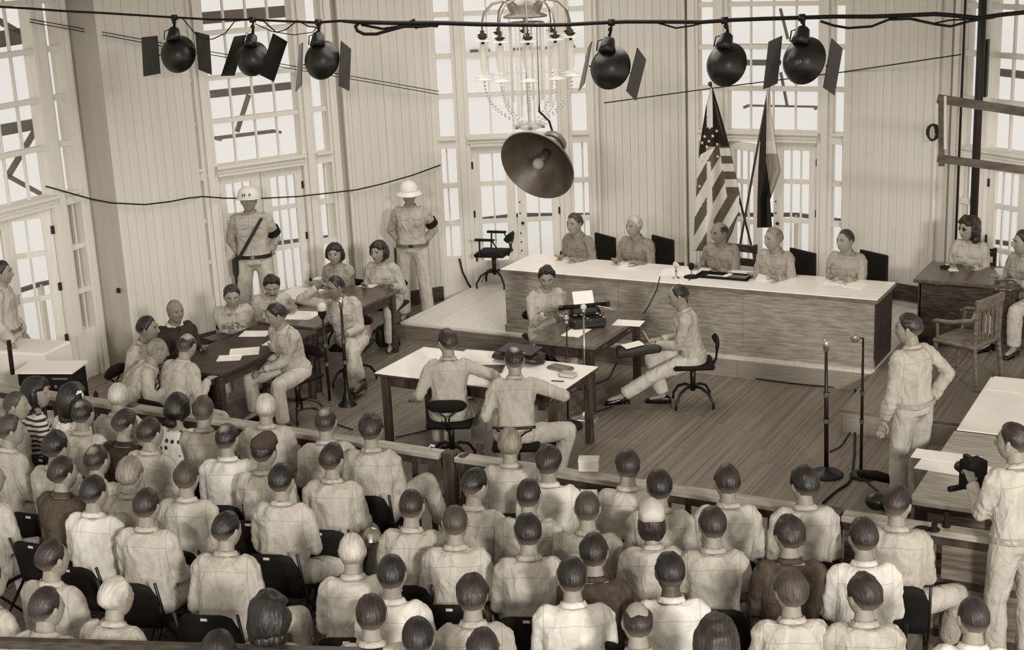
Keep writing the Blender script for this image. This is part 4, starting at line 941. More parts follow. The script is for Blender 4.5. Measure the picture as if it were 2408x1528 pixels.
for i, (px, kw) in enumerate((((1350, 500), dict(yaw=166, hyaw=0, hair='short', hmat='hair_brown', rh=(.10, .30, .78), lh=(-.16, .30, .78), label='officer with thick brown hair at the left end of the long bench')),
        ((1490, 505), dict(yaw=176, hyaw=-16, hair='short', hmat='hair_white', rh=(.14, .34, .79), lh=(-.14, .36, .79), label='white haired officer second from the left at the long bench')),
        ((1688, 520), dict(yaw=172, hyaw=-22, hpitch=8, hair='bald', hmat='hair_dark', skin='skin_tan', rh=(.22, .28, .79), lh=(-.10, .34, .79), label='balding officer in the middle of the long bench in front of the striped flag')),
        ((1818, 533), dict(yaw=170, hyaw=-26, hair='slick', hmat='hair_grey', rh=(.14, .36, .79), lh=(-.16, .36, .79), label='fair haired officer second from the right at the long bench')),
        ((1988, 537), dict(yaw=172, hyaw=-20, hair='crew', hmat='hair_dark', rh=(.10, .30, .79), lh=(-.10, .33, .79), label='officer with crew cut at the right end of the long bench')))):
    kw.setdefault('lean', 9); person(px, z0=.22, shirt='sh_olive' if i < 3 else 'sh_tan', fine=True, broad=1.0, **kw)
def glasses(j, root):
    m = MB()
    for s in (-1, 1): m.ball(j['Hc']+j['RH']@np.array([s*.032, .088, .008]), (.024, .006, .020), 12, 8, None, j['RH'])
    m.tube([j['Hc']+j['RH']@np.array(p) for p in ((-.08, -.01, .014), (-.055, .08, .012), (0, .098, .012), (.055, .08, .012), (.08, -.01, .014))], .003, 6).build('sunglasses', 'sunglass', root, True)
person((2278, 510), z0=.22, yaw=172, lean=10, hyaw=-32, hair='curly', female=True, hmat='hair_dark', shirt='sh_khaki', rh=(.10, .34, .79), lh=(-.14, .36, .79), extra=glasses, label='clerk with sunglasses and curly dark hair at the dark desk', **K0)
person((2406, 540), z0=.22, yaw=150, lean=10, hyaw=-30, hair='short', shirt='sh_tan', rh=(.14, .34, .79), lh=(-.14, .34, .79), feet=True, rf=(.14, .45, .08), label='man in khaki cut by the right edge beside the dark desk', **K0)
person((2135, 735), yaw=62, pose='stand', lean=4, hyaw=34, hpitch=2, hair='slick', hmat='hair_dark', shirt='sh_khaki', trousers='tr_khaki', lh=(-.24, .10, .80), rh=(.24, .02, .94), re=(1, -.6, 0), lf=(-.11, .02, .08), rf=(.12, -.03, .08), feet=True, belt='tr_khaki', scale=1.0, label='tall man standing at right before the two microphones, seen from behind', **K0)
person((2383, 992), yaw=48, pose='stand', lean=6, hyaw=30, hair='slick', hmat='hair_dark', shirt='sh_light', trousers='tr_khaki', lh=(-.10, .36, 1.22), rh=(.12, .30, 1.16), feet=True, belt='tr_khaki', scale=1.0, pos=None, curl=(1, 1),
       extra=lambda j, root: None, label='photographer in light shirt standing at the right edge', **K0)
person((2, 612), yaw=300, pose='stand', z0=-.02, lean=0, hair='short', shirt='sh_light', hyaw=0, lh=(-.24, .10, .84), rh=(.24, .12, .86), label='man in khaki standing outside the leftmost glass door', **K0)
# ================================================================ GALLERY (audience), head tops in the photograph
AUD = [
 (35, 918, dict(yaw=-30, hyaw=-30, hair='crew', hmat='hair_brown', label='man with cropped fair hair in profile at the left edge, second row')),
 (22, 975, dict(yaw=-14, hyaw=-24, hair='short', hmat='hair_brown', label='brown haired man at the left edge behind the man with cropped hair')),
 (85, 890, dict(yaw=-30, hyaw=-36, hair='long', female=True, hmat='hair_black', shirt='dress_stripe', collar=False, label='woman with long dark hair in striped top at front left')),
 (168, 903, dict(yaw=-6, hyaw=-6, hair='long', female=True, hmat='hair_black', shirt='dress_print', collar=False, label='woman with white flower in her dark hair and print dress')),
 (192, 937, dict(yaw=8, hyaw=6, hair='spot', hmat='hair_black', label='man with dark balding crown behind the woman with the flower')),
 (275, 897, dict(yaw=14, hyaw=4, hair='crew', hmat='hair_white', shirt='sh_light', label='white haired man in pale shirt at the rail, left')),
 (300, 960, dict(yaw=2, hyaw=-18, hpitch=14, hair='short', hmat='hair_dark', shirt='sh_dark', label='man in dark uniform jacket looking down, left of the dotted dress')),
 (352, 980, dict(yaw=4, hyaw=-12, hair='short', hmat='hair_dark', label='dark haired man in khaki behind the woman in the dotted dress')),
 (415, 925, dict(yaw=12, hyaw=-2, hair='updo', female=True, hmat='hair_black', shirt='dress_dot', sleeve='short', collar=False, label='woman with black hair in polka dot dress at the rail')),
 (475, 930, dict(yaw=24, hyaw=4, hair='short', hmat='hair_brown', shirt='sh_tan', label='brown haired man in khaki beside the woman in the dotted dress')),
 (532, 993, dict(yaw=22, hyaw=-10, hair='spot', hmat='hair_black', shirt='sh_white', label='dark haired man with small bald spot in bulky white shirt')),
 (622, 922, dict(yaw=26, hyaw=0, hair='crew', hmat='hair_white', label='white haired man with long neck at the rail beneath the seated officer')),
 (130, 1013, dict(yaw=6, hyaw=-10, hair='wavy', hmat='hair_black', shirt='sh_light', label='person with curly black hair in third row, left')),
 (225, 1043, dict(yaw=12, hyaw=-6, hair='spot', hmat='hair_dark', shirt='sh_light', label='man with thin dark hair and pale shirt, left of the dark jacket')),
 (145, 1072, dict(yaw=2, hyaw=-14, hair='short', hmat='hair_dark', shirt='sh_grey', label='man in dark grey shirt at left')),
 (302, 1075, dict(yaw=16, hyaw=6, hair='wavy', hmat='hair_grey', shirt='sh_tan', label='man with curly grey hair in khaki')),
 (435, 1082, dict(yaw=18, hyaw=4, hair='slick', hmat='hair_brown', shirt='sh_light', label='man with slicked thinning hair and pale bunched shirt')),
 (218, 1116, dict(yaw=10, hyaw=-8, hair='slick', hmat='hair_black', shirt='sh_white', label='man with glossy black hair in white shirt, left')),
 (342, 1147, dict(yaw=14, hyaw=0, hair='short', hmat='hair_dark', shirt='sh_light', label='dark haired man in loose pale shirt right of the glossy haired man')),
 (620, 1023, dict(yaw=16, hyaw=-12, hair='short', hmat='hair_black', shirt='sh_light', cap='dark', label='person wearing a dark folded cap')),
 (763, 955, dict(yaw=26, hyaw=0, hair='spot', hmat='hair_dark', label='man with balding crown at the rail, fourth from the gate')),
 (870, 972, dict(yaw=20, hyaw=4, hair='wavy', hmat='hair_dark', rf=(.48, .34, .30), rk=(.6, .5, 1), label='young man at the rail with leg crossed toward the gate')),
 (660, 1089, dict(yaw=18, hyaw=-4, hair='short', hmat='hair_black', shirt='sh_light', rf=(.40, .34, .08), rk=(.8, .5, .8), label='black haired man in pale shirt with trousered knee out to the right')),
 (780, 1040, dict(yaw=18, hyaw=-18, hair='slick', hmat='hair_dark', label='man with straight glossy hair left of the big chair back')),
 (535, 1200, dict(yaw=20, hyaw=-24, hpitch=8, lean=16, hair='slick', hmat='hair_black', rf=(.42, .30, .10), rk=(.8, .5, .7), label='black haired man with broad khaki back leaning right')),
 (120, 1268, dict(yaw=6, hyaw=-20, hair='slick', hmat='hair_dark', shirt='sh_light', label='dark haired man in pale shirt at lower left')),
 (105, 1380, dict(yaw=8, hyaw=-16, hair='slick', hmat='hair_dark', shirt='sh_light', label='dark haired man lowest at the left corner')),
 (270, 1355, dict(yaw=4, hyaw=-14, hair='short', hmat='hair_white', lean=14, rf=(.55, .30, .22), rk=(.8, .5, 1), label='white haired man in khaki with crossed leg at lower left')),
 (630, 1396, dict(yaw=24, hyaw=0, hpitch=10, hair='curly', female=True, hmat='hair_black', shirt='sh_light', label='woman with mass of dark curls at the bottom')),
 (510, 1486, dict(yaw=24, hair='wavy', hmat='hair_black', shirt='sh_dark', label='dark head at the bottom edge, left of centre')),
 (825, 1250, dict(yaw=28, hair='crew', hmat='hair_white', shirt='sh_light', label='man with pale blond hair and protruding ears')),
 (918, 1304, dict(yaw=26, hyaw=0, hair='slick', hmat='hair_black', shirt='sh_white', label='man with combed black hair in white shirt beside the blond man')),
 (870, 1397, dict(yaw=26, hyaw=4, hair='slick', hmat='hair_dark', shirt='sh_light', label='dark haired man in front of the white shirted man with combed hair')),
 (980, 1451, dict(yaw=28, hair='slick', hmat='hair_black', shirt='sh_khaki', label='glossy dark head at the bottom edge, centre')),
 (965, 1147, dict(yaw=18, hyaw=6, hair='crew', hmat='hair_dark', sleeve='short', label='man with close cropped hair in short sleeves near the gate')),
 (1068, 1185, dict(yaw=24, hyaw=4, hair='crew', hmat='hair_brown', shirt='sh_light', label='man with cropped brown hair and wide pale back')),
 (1108, 1352, dict(yaw=26, hyaw=2, hair='wavy', hmat='hair_dark', label='man with short curly hair lower centre')),
 (1133, 1477, dict(yaw=28, hair='slick', hmat='hair_dark', label='dark head at the bottom edge, right of the glossy one')),
 (1122, 1098, dict(yaw=12, hyaw=-22, hpitch=14, hair='short', hmat='hair_black', label='black haired man looking down near the gate post')),
 (1197, 1005, dict(yaw=26, hyaw=2, hair='short', hmat='hair_grey', shirt='sh_khaki', label='grey haired man at the rail below the white table')),
 (1288, 1047, dict(yaw=22, hyaw=0, hair='wavy', hmat='hair_dark', shirt='sh_white', label='man with wavy hair in white shirt left of the cardboard box')),
 (1242, 1122, dict(yaw=20, hyaw=0, hair='crew', hmat='hair_dark', shirt='sh_khaki', label='cropped man in khaki behind the white shirted man')),
 (1240, 1207, dict(yaw=26, hyaw=6, hair='short', hmat='hair_black', shirt='sh_khaki', label='man with smooth black hair in middle row')),
 (1380, 1152, dict(yaw=20, hyaw=4, hair='crew', hmat='hair_brown', shirt='sh_tan', label='cropped man in tan shirt, middle')),
 (1395, 1253, dict(yaw=22, hyaw=0, hair='slick', hmat='hair_black', shirt='sh_brown', label='man with oiled parted hair in brown shirt')),
 (1343, 1310, dict(yaw=28, hyaw=4, hair='short', hmat='hair_black', shirt='sh_white', broad=1.08, label='black haired man with broad white back, lower centre')),
 (1475, 1055, dict(yaw=18, hyaw=10, hair='slick', hmat='hair_dark', shirt='sh_light', label='dark haired man at the rail right of the cardboard box')),
 (1550, 1103, dict(yaw=24, hyaw=0, hair='short', hmat='hair_black', label='black haired man directly in front of the pale cap')),
 (1532, 1184, dict(yaw=26, hyaw=0, hpitch=-4, hair='bobcap', female=True, hmat='hair_dark', shirt='sh_khaki', cap='light', label='woman in pale garrison cap')),
 (1575, 1298, dict(yaw=26, hyaw=4, hair='short', hmat='hair_black', skin='skin_dark', shirt='sh_white', label='dark skinned man in bright white shirt')),
 (1498, 1412, dict(yaw=24, hyaw=8, hair='bald', hmat='hair_dark', shirt='sh_khaki', label='bald man with dark fringe of hair at the bottom')),
 (1710, 1091, dict(yaw=22, hyaw=8, hair='slick', hmat='hair_dark', shirt='sh_light', label='dark haired man at the rail, third from the right end')),
 (1675, 1190, dict(yaw=24, hyaw=6, hair='short', hmat='hair_dark', sleeve='short', shirt='sh_khaki', label='man with thick dark hair and broad khaki back')),
 (1890, 1095, dict(yaw=24, hyaw=22, hair='wavy', hmat='hair_black', shirt='sh_light', label='man at the rail looking left near the black microphone stand')),
 (1855, 1212, dict(yaw=24, hyaw=16, hair='wavy', hmat='hair_dark', shirt='sh_grey', broad=1.06, label='man with wavy hair in dark grey shirt, right')),
 (1685, 1455, dict(yaw=20, hair='curly', female=True, hmat='hair_dark', shirt='sh_light', label='wavy dark head at the bottom edge, right of the bald man')),
 (1860, 1342, dict(yaw=24, hyaw=10, hair='wavy', hmat='hair_brown', shirt='sh_light', label='man with brown wavy hair and striped sleeve at lower right')),
 (2030, 1217, dict(yaw=24, hyaw=10, hair='short', hmat='hair_dark', shirt='sh_white', label='man in crisp white shirt with straight dark hair, right')),
 (2030, 1350, dict(yaw=22, hyaw=30, hair='wavy', hmat='hair_dark', shirt='sh_khaki', label='curly haired man in tan shirt at lower right, head turned left')),
 (2115, 1140, dict(yaw=14, hyaw=-20, hpitch=10, hair='short', hmat='hair_dark', shirt='sh_khaki', sleeve='rolled', rf=(.36, .34, .08), rk=(.8, .5, .8), label='man with cropped neck bending at the right end of the rail')),
 (2290, 1400, dict(yaw=14, hyaw=20, hair='crew', hmat='hair_dark', shirt='sh_white', label='blurred cropped man at the lower right corner')),
 (-30, 1318, dict(yaw=-4, hyaw=-10, hair='short', hmat='hair_dark', shirt='sh_khaki', rf=(.30, .4, .1), label='man mostly outside the left edge, lower left')),
 (-28, 1085, dict(yaw=-4, hyaw=-10, hair='short', hmat='hair_dark', shirt='sh_light', label='man mostly outside the left edge, middle left')),
]
def cap_on(kind):
    def f(j, root):
        m = MB(); Rh, c = j['RH'], j['Hc']; V = []; n = 10
        for i in range(n+1):
            y = -.120+.225*i/n; wdt = .062*math.sqrt(max(1-((y+.008)/.125)**2, .02))+.010; zb = .050+.012*abs(y+.008)/.1; zt_ = .165-.25*(y+.01)**2/.1*.9
            for (x, z) in ((-wdt-.022, zb), (-wdt-.008, (zb+zt_)/2+.01), (-.008, zt_), (.008, zt_), (wdt+.008, (zb+zt_)/2+.01), (wdt+.022, zb)): V.append(c+Rh@np.array([x*.93, y*.95, z])*1.0)
        m.add(V, [(i*6+k, i*6+(k+1) % 6, (i+1)*6+(k+1) % 6, (i+1)*6+k) for i in range(n) for k in range(6)]+[tuple(range(6))[::-1], tuple(range(n*6, n*6+6))])
        m.build('garrison_cap', 'cap_dark' if kind == 'dark' else 'cap_light', root, True)
    return f
def flower_on(j, root):
    m = MB(); p = j['Hc']+j['RH']@np.array([.085, .0, .055])
    for k in range(7): a = k*2*PI/7; m.ball(p+j['RH']@np.array([.012, .024*math.cos(a), .024*math.sin(a)]), (.012, .018, .018), 8, 5)
    m.build('flower', 'flower', root, True)
for (hx, hy, kw) in AUD:
    kw = dict(kw); cap = kw.pop('cap', None); kw.setdefault('lean', 7)
    if cap: kw['extra'] = cap_on(cap)
    if 'flower' in kw['label'] and 'behind' not in kw['label']: kw['extra'] = flower_on
    j = person((hx, hy), **kw)
    x, y, _ = j['pos']; lb = kw['label']; cy = kw['yaw']*.7+4
    folding_chair(x+.03*math.sin(R_(cy)), y-.02, cy, 'black folding chair under the '+lb[:60] if len(('black folding chair under the '+lb).split()) <= 16 else 'black folding chair under the '+' '.join(lb.split()[:11]))
CP = {j['label']: j for j in JOBS}
def seat_for(sub, fn, dyaw=0, back=.0, **kw):
    j = next(v for k, v in CP.items() if sub in k); a = R_(j['yaw']+dyaw); x, y, z = j['pos']; return fn(x+math.sin(a)*back, y-math.cos(a)*back, j['yaw']+dyaw, z0=z, **kw)
for sub, lb in (('writing at the table', 'swivel chair of the woman nearer the windowed door'), ('wavy dark hair in light', 'swivel chair of the woman beside the sun helmet guard'), ('moustache', 'swivel chair of the man with moustache'),
                ('clasped', 'swivel chair of the officer with clasped hands'), ('elderly', 'swivel chair of the man in the dark jacket'), ('profile beside', 'swivel chair beside the leftmost window door'), ('bent grey', 'swivel chair of the bent grey haired man'),
                ('near end of the dark', 'swivel chair with black pad behind the balding man at the dark table'), ('knees apart', 'swivel chair of the man with knees apart'), ('spectacles behind', 'swivel chair with curved feet behind two microphones'),
                ('head turned left', 'swivel chair with black back pad before the railing, left of two'), ('typist', 'swivel chair of the typist'), ('shorthand', 'swivel chair of the shorthand writer')):
    seat_for(sub, swivel_chair, label=lb)
seat_for('balding crown seated', swivel_chair, label='swivel chair with thin curved back rail before the railing', back='bar') if False else swivel_chair(*[(lambda j: j['pos'][0])(next(v for k, v in CP.items() if 'balding crown seated' in k)), (lambda j: j['pos'][1])(next(v for k, v in CP.items() if 'balding crown seated' in k))], 24, 'swivel chair with thin curved back rail before the railing', back='bar')
for sub, lb in (('left end of the long', 'dark high backed chair at the left end of the long bench'), ('white haired officer', 'dark high backed chair of the white haired officer'), ('fair haired officer', 'dark high backed chair of the fair haired officer'), ('right end of the long', 'dark high backed chair at the right end of the long bench')):
    j = next(v for k, v in CP.items() if sub in k); slab_chair(j['pos'][0]+.10, j['pos'][1]+.02, 150, lb, .22)
j = next(v for k, v in CP.items() if 'in the middle of the long' in k); slab_chair(j['pos'][0]+.08, j['pos'][1]+.02, 172, 'brown wooden slatted chair in the middle of the long bench', .22, 'dark_wood', .98, rails=True)
j = next(v for k, v in CP.items() if 'clerk with sung' in k); slab_chair(j['pos'][0], j['pos'][1], 172, 'chair of the clerk in sunglasses', .22, 'dark_wood', .9, rails=True)
j = next(v for k, v in CP.items() if 'cut by the right edge' in k); slab_chair(j['pos'][0], j['pos'][1], 150, 'chair of the man at the right edge', .22, 'dark_wood', .9, rails=True)
g = at(1160, 675, .22); ac = swivel_chair(g[0], g[1]+.05, 100, 'empty black swivel armchair at the left end of the long bench', z0=.22, arms=True)
# wooden armchair at right
g = at(2262, 905, .22); wc = empty('wooden_armchair', (g[0], g[1]+.15, .22), R_(70), 'polished wooden armchair with curved arms on the platform at right', 'chair')
MB().cbox((0, 0, .44), (.50, .48, .05), bev=.015).build('seat', 'wood_chair', wc, True)
MB().cbox((0, -.24, .86), (.50, .035, .13), None, Rx(.12), .012).build('top_rail', 'wood_chair', wc)
for k in range(5): MB().cbox((-.16+.08*k, -.225, .64), (.03, .016, .36)).build('back_slat', 'wood_chair', wc)
for s in (-1, 1):
    MB().tube([(s*.20, -.23, .88), (s*.24, -.20, .72), (s*.30, .0, .68), (s*.29, .18, .665), (s*.25, .24, .64)], [.018, .022, .022, .022, .014], 8).build('armrest', 'wood_chair', wc, True)
    MB().tube([(s*.26, .18, .65), (s*.23, .19, .46)], .016, 7).build('arm_post', 'wood_chair', wc); MB().tube([(s*.22, -.23, .92), (s*.22, -.22, .44), (s*.24, -.27, 0)], .022, 7).build('leg', 'wood_chair', wc); MB().tube([(s*.22, .21, .42), (s*.23, .23, 0)], .022, 7).build('leg', 'wood_chair', wc)
MB().tube([(-.23, .22, .16), (.23, .22, .16)], .012, 6).build('stretcher', 'wood_chair', wc)
finish_people()
# ================================================================ CABLES, HANGING FLOODLIGHTS
CY = 12.6
cl = [(-40, 10), (0, 16), (70, 20), (150, 26), (250, 31), (330, 36), (408, 41), (500, 46), (590, 46), (650, 49), (745, 53), (800, 49), (840, 52), (930, 54), (1040, 54), (1130, 57), (1260, 59), (1330, 58), (1400, 54), (1470, 51), (1560, 51), (1650, 52), (1720, 47), (1800, 44), (1870, 42), (1960, 39), (2050, 39), (2130, 36), (2200, 33), (2240, 36), (2300, 42), (2360, 34), (2460, 24)]
_p3 = yp(330, 36, CY)[:2]
def cpt(x, y): return yp(x, y, CY) if x >= 330 else on(x, y, _p3, (-12.0, 10.9))
cb = MB().tube([cpt(x, y) for x, y in cl[1:]], [.012]*9+[.014]*2+[.022]*4+[.018]*17, 8).build('main_cable', 'cable', None, True); tagp(cb, 'thick black cable strung across the whole hall carrying the floodlights', 'cable')
def wire(pts, r, label, Y=CY, name='wire', cat='wire', m='cable'):
    P = [yp(p[0], p[1], (p[2] if len(p) > 2 else Y)) for p in pts]; return tagp(MB().tube(P, r, 6).build(name, m, None, True), label, cat)
wire([(842, 56), (836, 62), (840, 72), (856, 80), (885, 80), (920, 70), (950, 62), (990, 62), (1030, 58)], .018, 'loop of spare cable hanging right of the third floodlight', name='cable_loop', cat='cable')
wire([(850, 58), (900, 68), (940, 62), (975, 46), (978, 66), (1000, 58), (1028, 62)], .014, 'tangled cable joint left of the chandelier', name='cable_joint', cat='cable')
wire([(408, 40), (430, 44), (458, 78), (478, 92), (500, 92), (530, 78), (552, 50), (590, 46)], .006, 'thin flex drooping between first and second floodlight')
wire([(590, 46), (620, 50), (650, 76), (672, 70), (700, 48), (725, 62), (742, 64)], .007, 'thin flex drooping between second and third floodlight')
wire([(600, 56), (640, 74), (690, 82), (735, 76), (748, 60)], .005, 'lower thin flex between second and third floodlight')
wire([(1548, 54), (1590, 66), (1630, 60), (1660, 52)], .009, 'drooping flex right of the fourth floodlight')
wire([(1930, 50), (1960, 60), (1995, 66), (2050, 62), (2090, 46), (2140, 44), (2200, 57), (2235, 62), (2280, 50), (2340, 40)], .012, 'lower sagging cable at upper right', name='sagging_cable', cat='cable')
wire([(2090, 44), (2150, 44), (2190, 56), (2230, 48), (2290, 44)], .008, 'middle sagging cable at upper right', name='sagging_cable', cat='cable')
for dy, lb in ((0, 'upper'), (7, 'lower')):
    P = [on(70, 45+dy, (-12.0, 10), (-12.0, 11)), on(215, 71+dy, (-11.93, 10), (-11.93, 11)), on(255, 78+dy, c12+np.array([.06, -.06]), e12+np.array([.06, -.06])), on(440, 112+dy, c12+np.array([.06, -.06]), e12+np.array([.06, -.06])), on(820, 178+dy, wpt('w2', 1, -.25), wpt('w2', 2, -.25)), on(1032, 215+dy, wpt('w3', 0, -.15), wpt('w3', 1, -.15))]
    tagp(MB().tube(P, .005, 5).build('wire', 'cable', None, True), lb+' of two thin wires slanting across the upper left wall', 'wire')
P = [on(1420, 242, wpt('w3', 0, -.12), wpt('w4', 0, -.12)), on(1670, 208, wpt('w4', 0, -.12), wpt('w4', 1, -.12)), on(1992, 168, wpt('w4', 0, -.14), wpt('w4', 1, -.14)), on(2260, 128, wpt('w5', 0, -.2), wpt('w5', 1, -.2))]
tagp(MB().tube(P, .007, 5).build('wire', 'cable', None, True), 'thin wire slanting up to the right across the back wall', 'wire')
P = [on(108, 438, (-12.0, 10), (-12.0, 11)), on(215, 468, (-11.95, 10), (-11.95, 11))]+[on(x, y, c12+np.array([.05, -.05]), e12+np.array([.05, -.05])) for x, y in ((262, 477), (340, 481), (400, 474), (440, 466))]+[on(x, y, wpt('w2', 0, -.13), wpt('w2', 1, -.13)) for x, y in ((475, 462), (530, 466), (620, 466), (700, 462), (790, 452))]+[on(x, y, wpt('w2', 2.0, -.12), wpt('w3', -.06, -.14)) for x, y in ((840, 446), (900, 432), (970, 412), (1036, 388))]
tagp(MB().tube(P, .009, 6).build('power_cable', 'cable', None, True), 'dark cord sagging along the left walls behind the two guards', 'cable')
def flood(cx, cy, rpx, aimx, roll, doors, label, neck=0, tilt=.35, hang=(0, 0)):
    """hanging floodlight seen from behind; doors: list of (dx_px, half width factor, turn, tilt)"""
    P = yp(cx, cy, CY); d = CF@(P-np.array([0, 0, CAMH])); s = d/F; r = rpx*s
    o = empty('floodlight', tuple(P), label=label, cat='lamp', group=None)
    ax = np.array([aimx, 1.0, -tilt]); ax /= np.linalg.norm(ax)          # shines towards the court
    prof = [(0, -r*.64), (r*.18, -r*.62), (r*.42, -r*.56), (r*.72, -r*.38), (r*.92, -r*.12), (r, r*.10), (r*1.02, r*.14), (r*.97, r*.14), (r*.90, -r*.10), (r*.68, -r*.34), (r*.3, -r*.50)]
    MB().lathe(prof, (0, 0, 0), ax, 32).build('reflector', 'lamp_black', o, True)
    up = np.array([0, 0, 1.]); up = up-ax*(up@ax); up /= np.linalg.norm(up); rt = np.cross(ax, up); rr_ = math.radians(roll); up2 = up*math.cos(rr_)+rt*math.sin(rr_)
    b = up2*r*.62-ax*r*.42
    MB().lathe([(.0, 0), (r*.42, 0), (r*.34, r*.30), (r*.28, r*.62), (r*.16, r*.72), (0, r*.74)], b-up2*r*.02, up2, 18).build('socket_housing', 'lamp_black', o, True)
    top = yp(cx+hang[0], cy-rpx+hang[1], CY)-P; kn = b+up2*r*.72
    cyc = np.interp(cx, [p[0] for p in cl], [p[1] for p in cl]); hk = yp(cx+hang[0], cyc, CY)-P
    MB().tube([kn, (kn+hk)/2+np.array([.01, 0, 0]), hk], [.016, .011, .014], 8).ball((kn+hk)/2, .024, 8, 6).cbox(hk, (.05, .05, .06)).build('hanger', 'black_metal', o, True)
    MB().tube([b+up2*r*.6+rt*-r*.2, b+up2*r*.5-rt*r*.55, up2*r*.7-rt*r*.62-ax*r*.3], .006, 6).build('flex', 'cable', o, True)
    MB().ball(ax*r*.02, r*.26, 14, 10).build('bulb', 'bulb', o, True)
    for (pts4) in doors:   # barn doors: 4 pixel corners, real plates hinged on the rim
        Q = [yp(x, y, CY+dyy)-P for (x, y, dyy) in pts4]; n = np.cross(Q[1]-Q[0], Q[3]-Q[0]); n /= np.linalg.norm(n)
        V = [q+n*.004 for q in Q]+[q-n*.004 for q in Q]; m = MB().add(V, [(0, 1, 2, 3), (7, 6, 5, 4), (0, 4, 5, 1), (1, 5, 6, 2), (2, 6, 7, 3), (3, 7, 4, 0)])
        c = sum(Q)/4; e = c/np.linalg.norm(c)*r*1.0
        pl_ = m.build('barn_door', 'lamp_black', o)
        MB().tube([e, e*.35+c*.65], .008, 6).build('hinge', 'steel', pl_)
    return o
D_ = .16
flood(417, 126, 44, -.25, -2, [[(333, 88, .1), (370, 84, -.02), (377, 173, -.02), (338, 180, .1)], [(459, 74, 0), (492, 83, .2), (498, 176, .2), (467, 164, 0)]], 'leftmost hanging black floodlight with two flat barn doors', hang=(-7, 0))
flood(592, 137, 41, -.15, 8, [[(551, 86, .12), (578, 82, 0), (551, 178, 0), (520, 179, .12)], [(642, 78, 0), (676, 98, .15), (644, 192, .15), (611, 176, 0)]], 'second hanging floodlight from the left with crooked barn doors', hang=(2, 0))
flood(755, 140, 46, -.05, -2, [[(704, 105, .3), (712, 100, 0), (709, 200, 0), (695, 216, .3)], [(802, 96, 0), (825, 115, .25), (821, 214, .25), (797, 202, 0)]], 'third hanging floodlight from the left before the window edge', hang=(-6, 0))
flood(1433, 158, 51, .05, 0, [[(1383, 112, .3), (1392, 97, 0), (1374, 196, 0), (1361, 214, .3)], [(1499, 112, 0), (1519, 140, .3), (1495, 237, .3), (1473, 214, 0)]], 'hanging floodlight right of the chandelier with scuffed back', hang=(5, 0))
flood(1706, 150, 52, .2, 4, [], 'hanging floodlight above the striped flag without barn doors', hang=(-2, 0))
f6 = flood(1888, 141, 56, .3, 0, [[(1808, 98, .1), (1839, 84, -.05), (1828, 196, -.05), (1795, 210, .1)], [(1956, 90, 0), (1981, 114, .25), (1962, 224, .25), (1936, 206, 0)]], 'rightmost hanging floodlight with chalk letters on its back', hang=(-2, 0))
def on_text(body, x, y, size, parent, rz=0):
    cu = bpy.data.curves.new('t', 'FONT'); cu.body = body; cu.size = size; cu.extrude = .001; cu.align_x = 'CENTER'; to = bpy.data.objects.new('t', cu); C.objects.link(to)
    me = bpy.data.meshes.new_from_object(to); bpy.data.objects.remove(to); V, Fc = mesh_arrays(me); bpy.data.meshes.remove(me)
    P = yp(x, y, CY)-np.array(f6.location); ax = np.array([.3, 1., -.35]); ax /= np.linalg.norm(ax); r = 56*(CF@(np.array(f6.location)-np.array([0, 0, CAMH])))/F
    W_ = []
    for v in V:
        q = P+np.array([CR[0], CR[1], 0])*v[0]*math.cos(rz)+np.array([0, 0, 1])*(v[1]+v[0]*math.sin(rz)); rad = np.linalg.norm(q-ax*(q@ax)); dep = -np.interp(rad/r, [.18, .42, .72, .92, 1.], [.62, .56, .38, .12, -.1])*r-.006; W_.append(q-ax*(q@ax)+ax*dep)
    MB().add(W_, Fc).build('chalk_letters', 'card', parent)
on_text('USA', 1899, 160, .050, f6); on_text('UB', 1866, 150, .045, f6, .25)
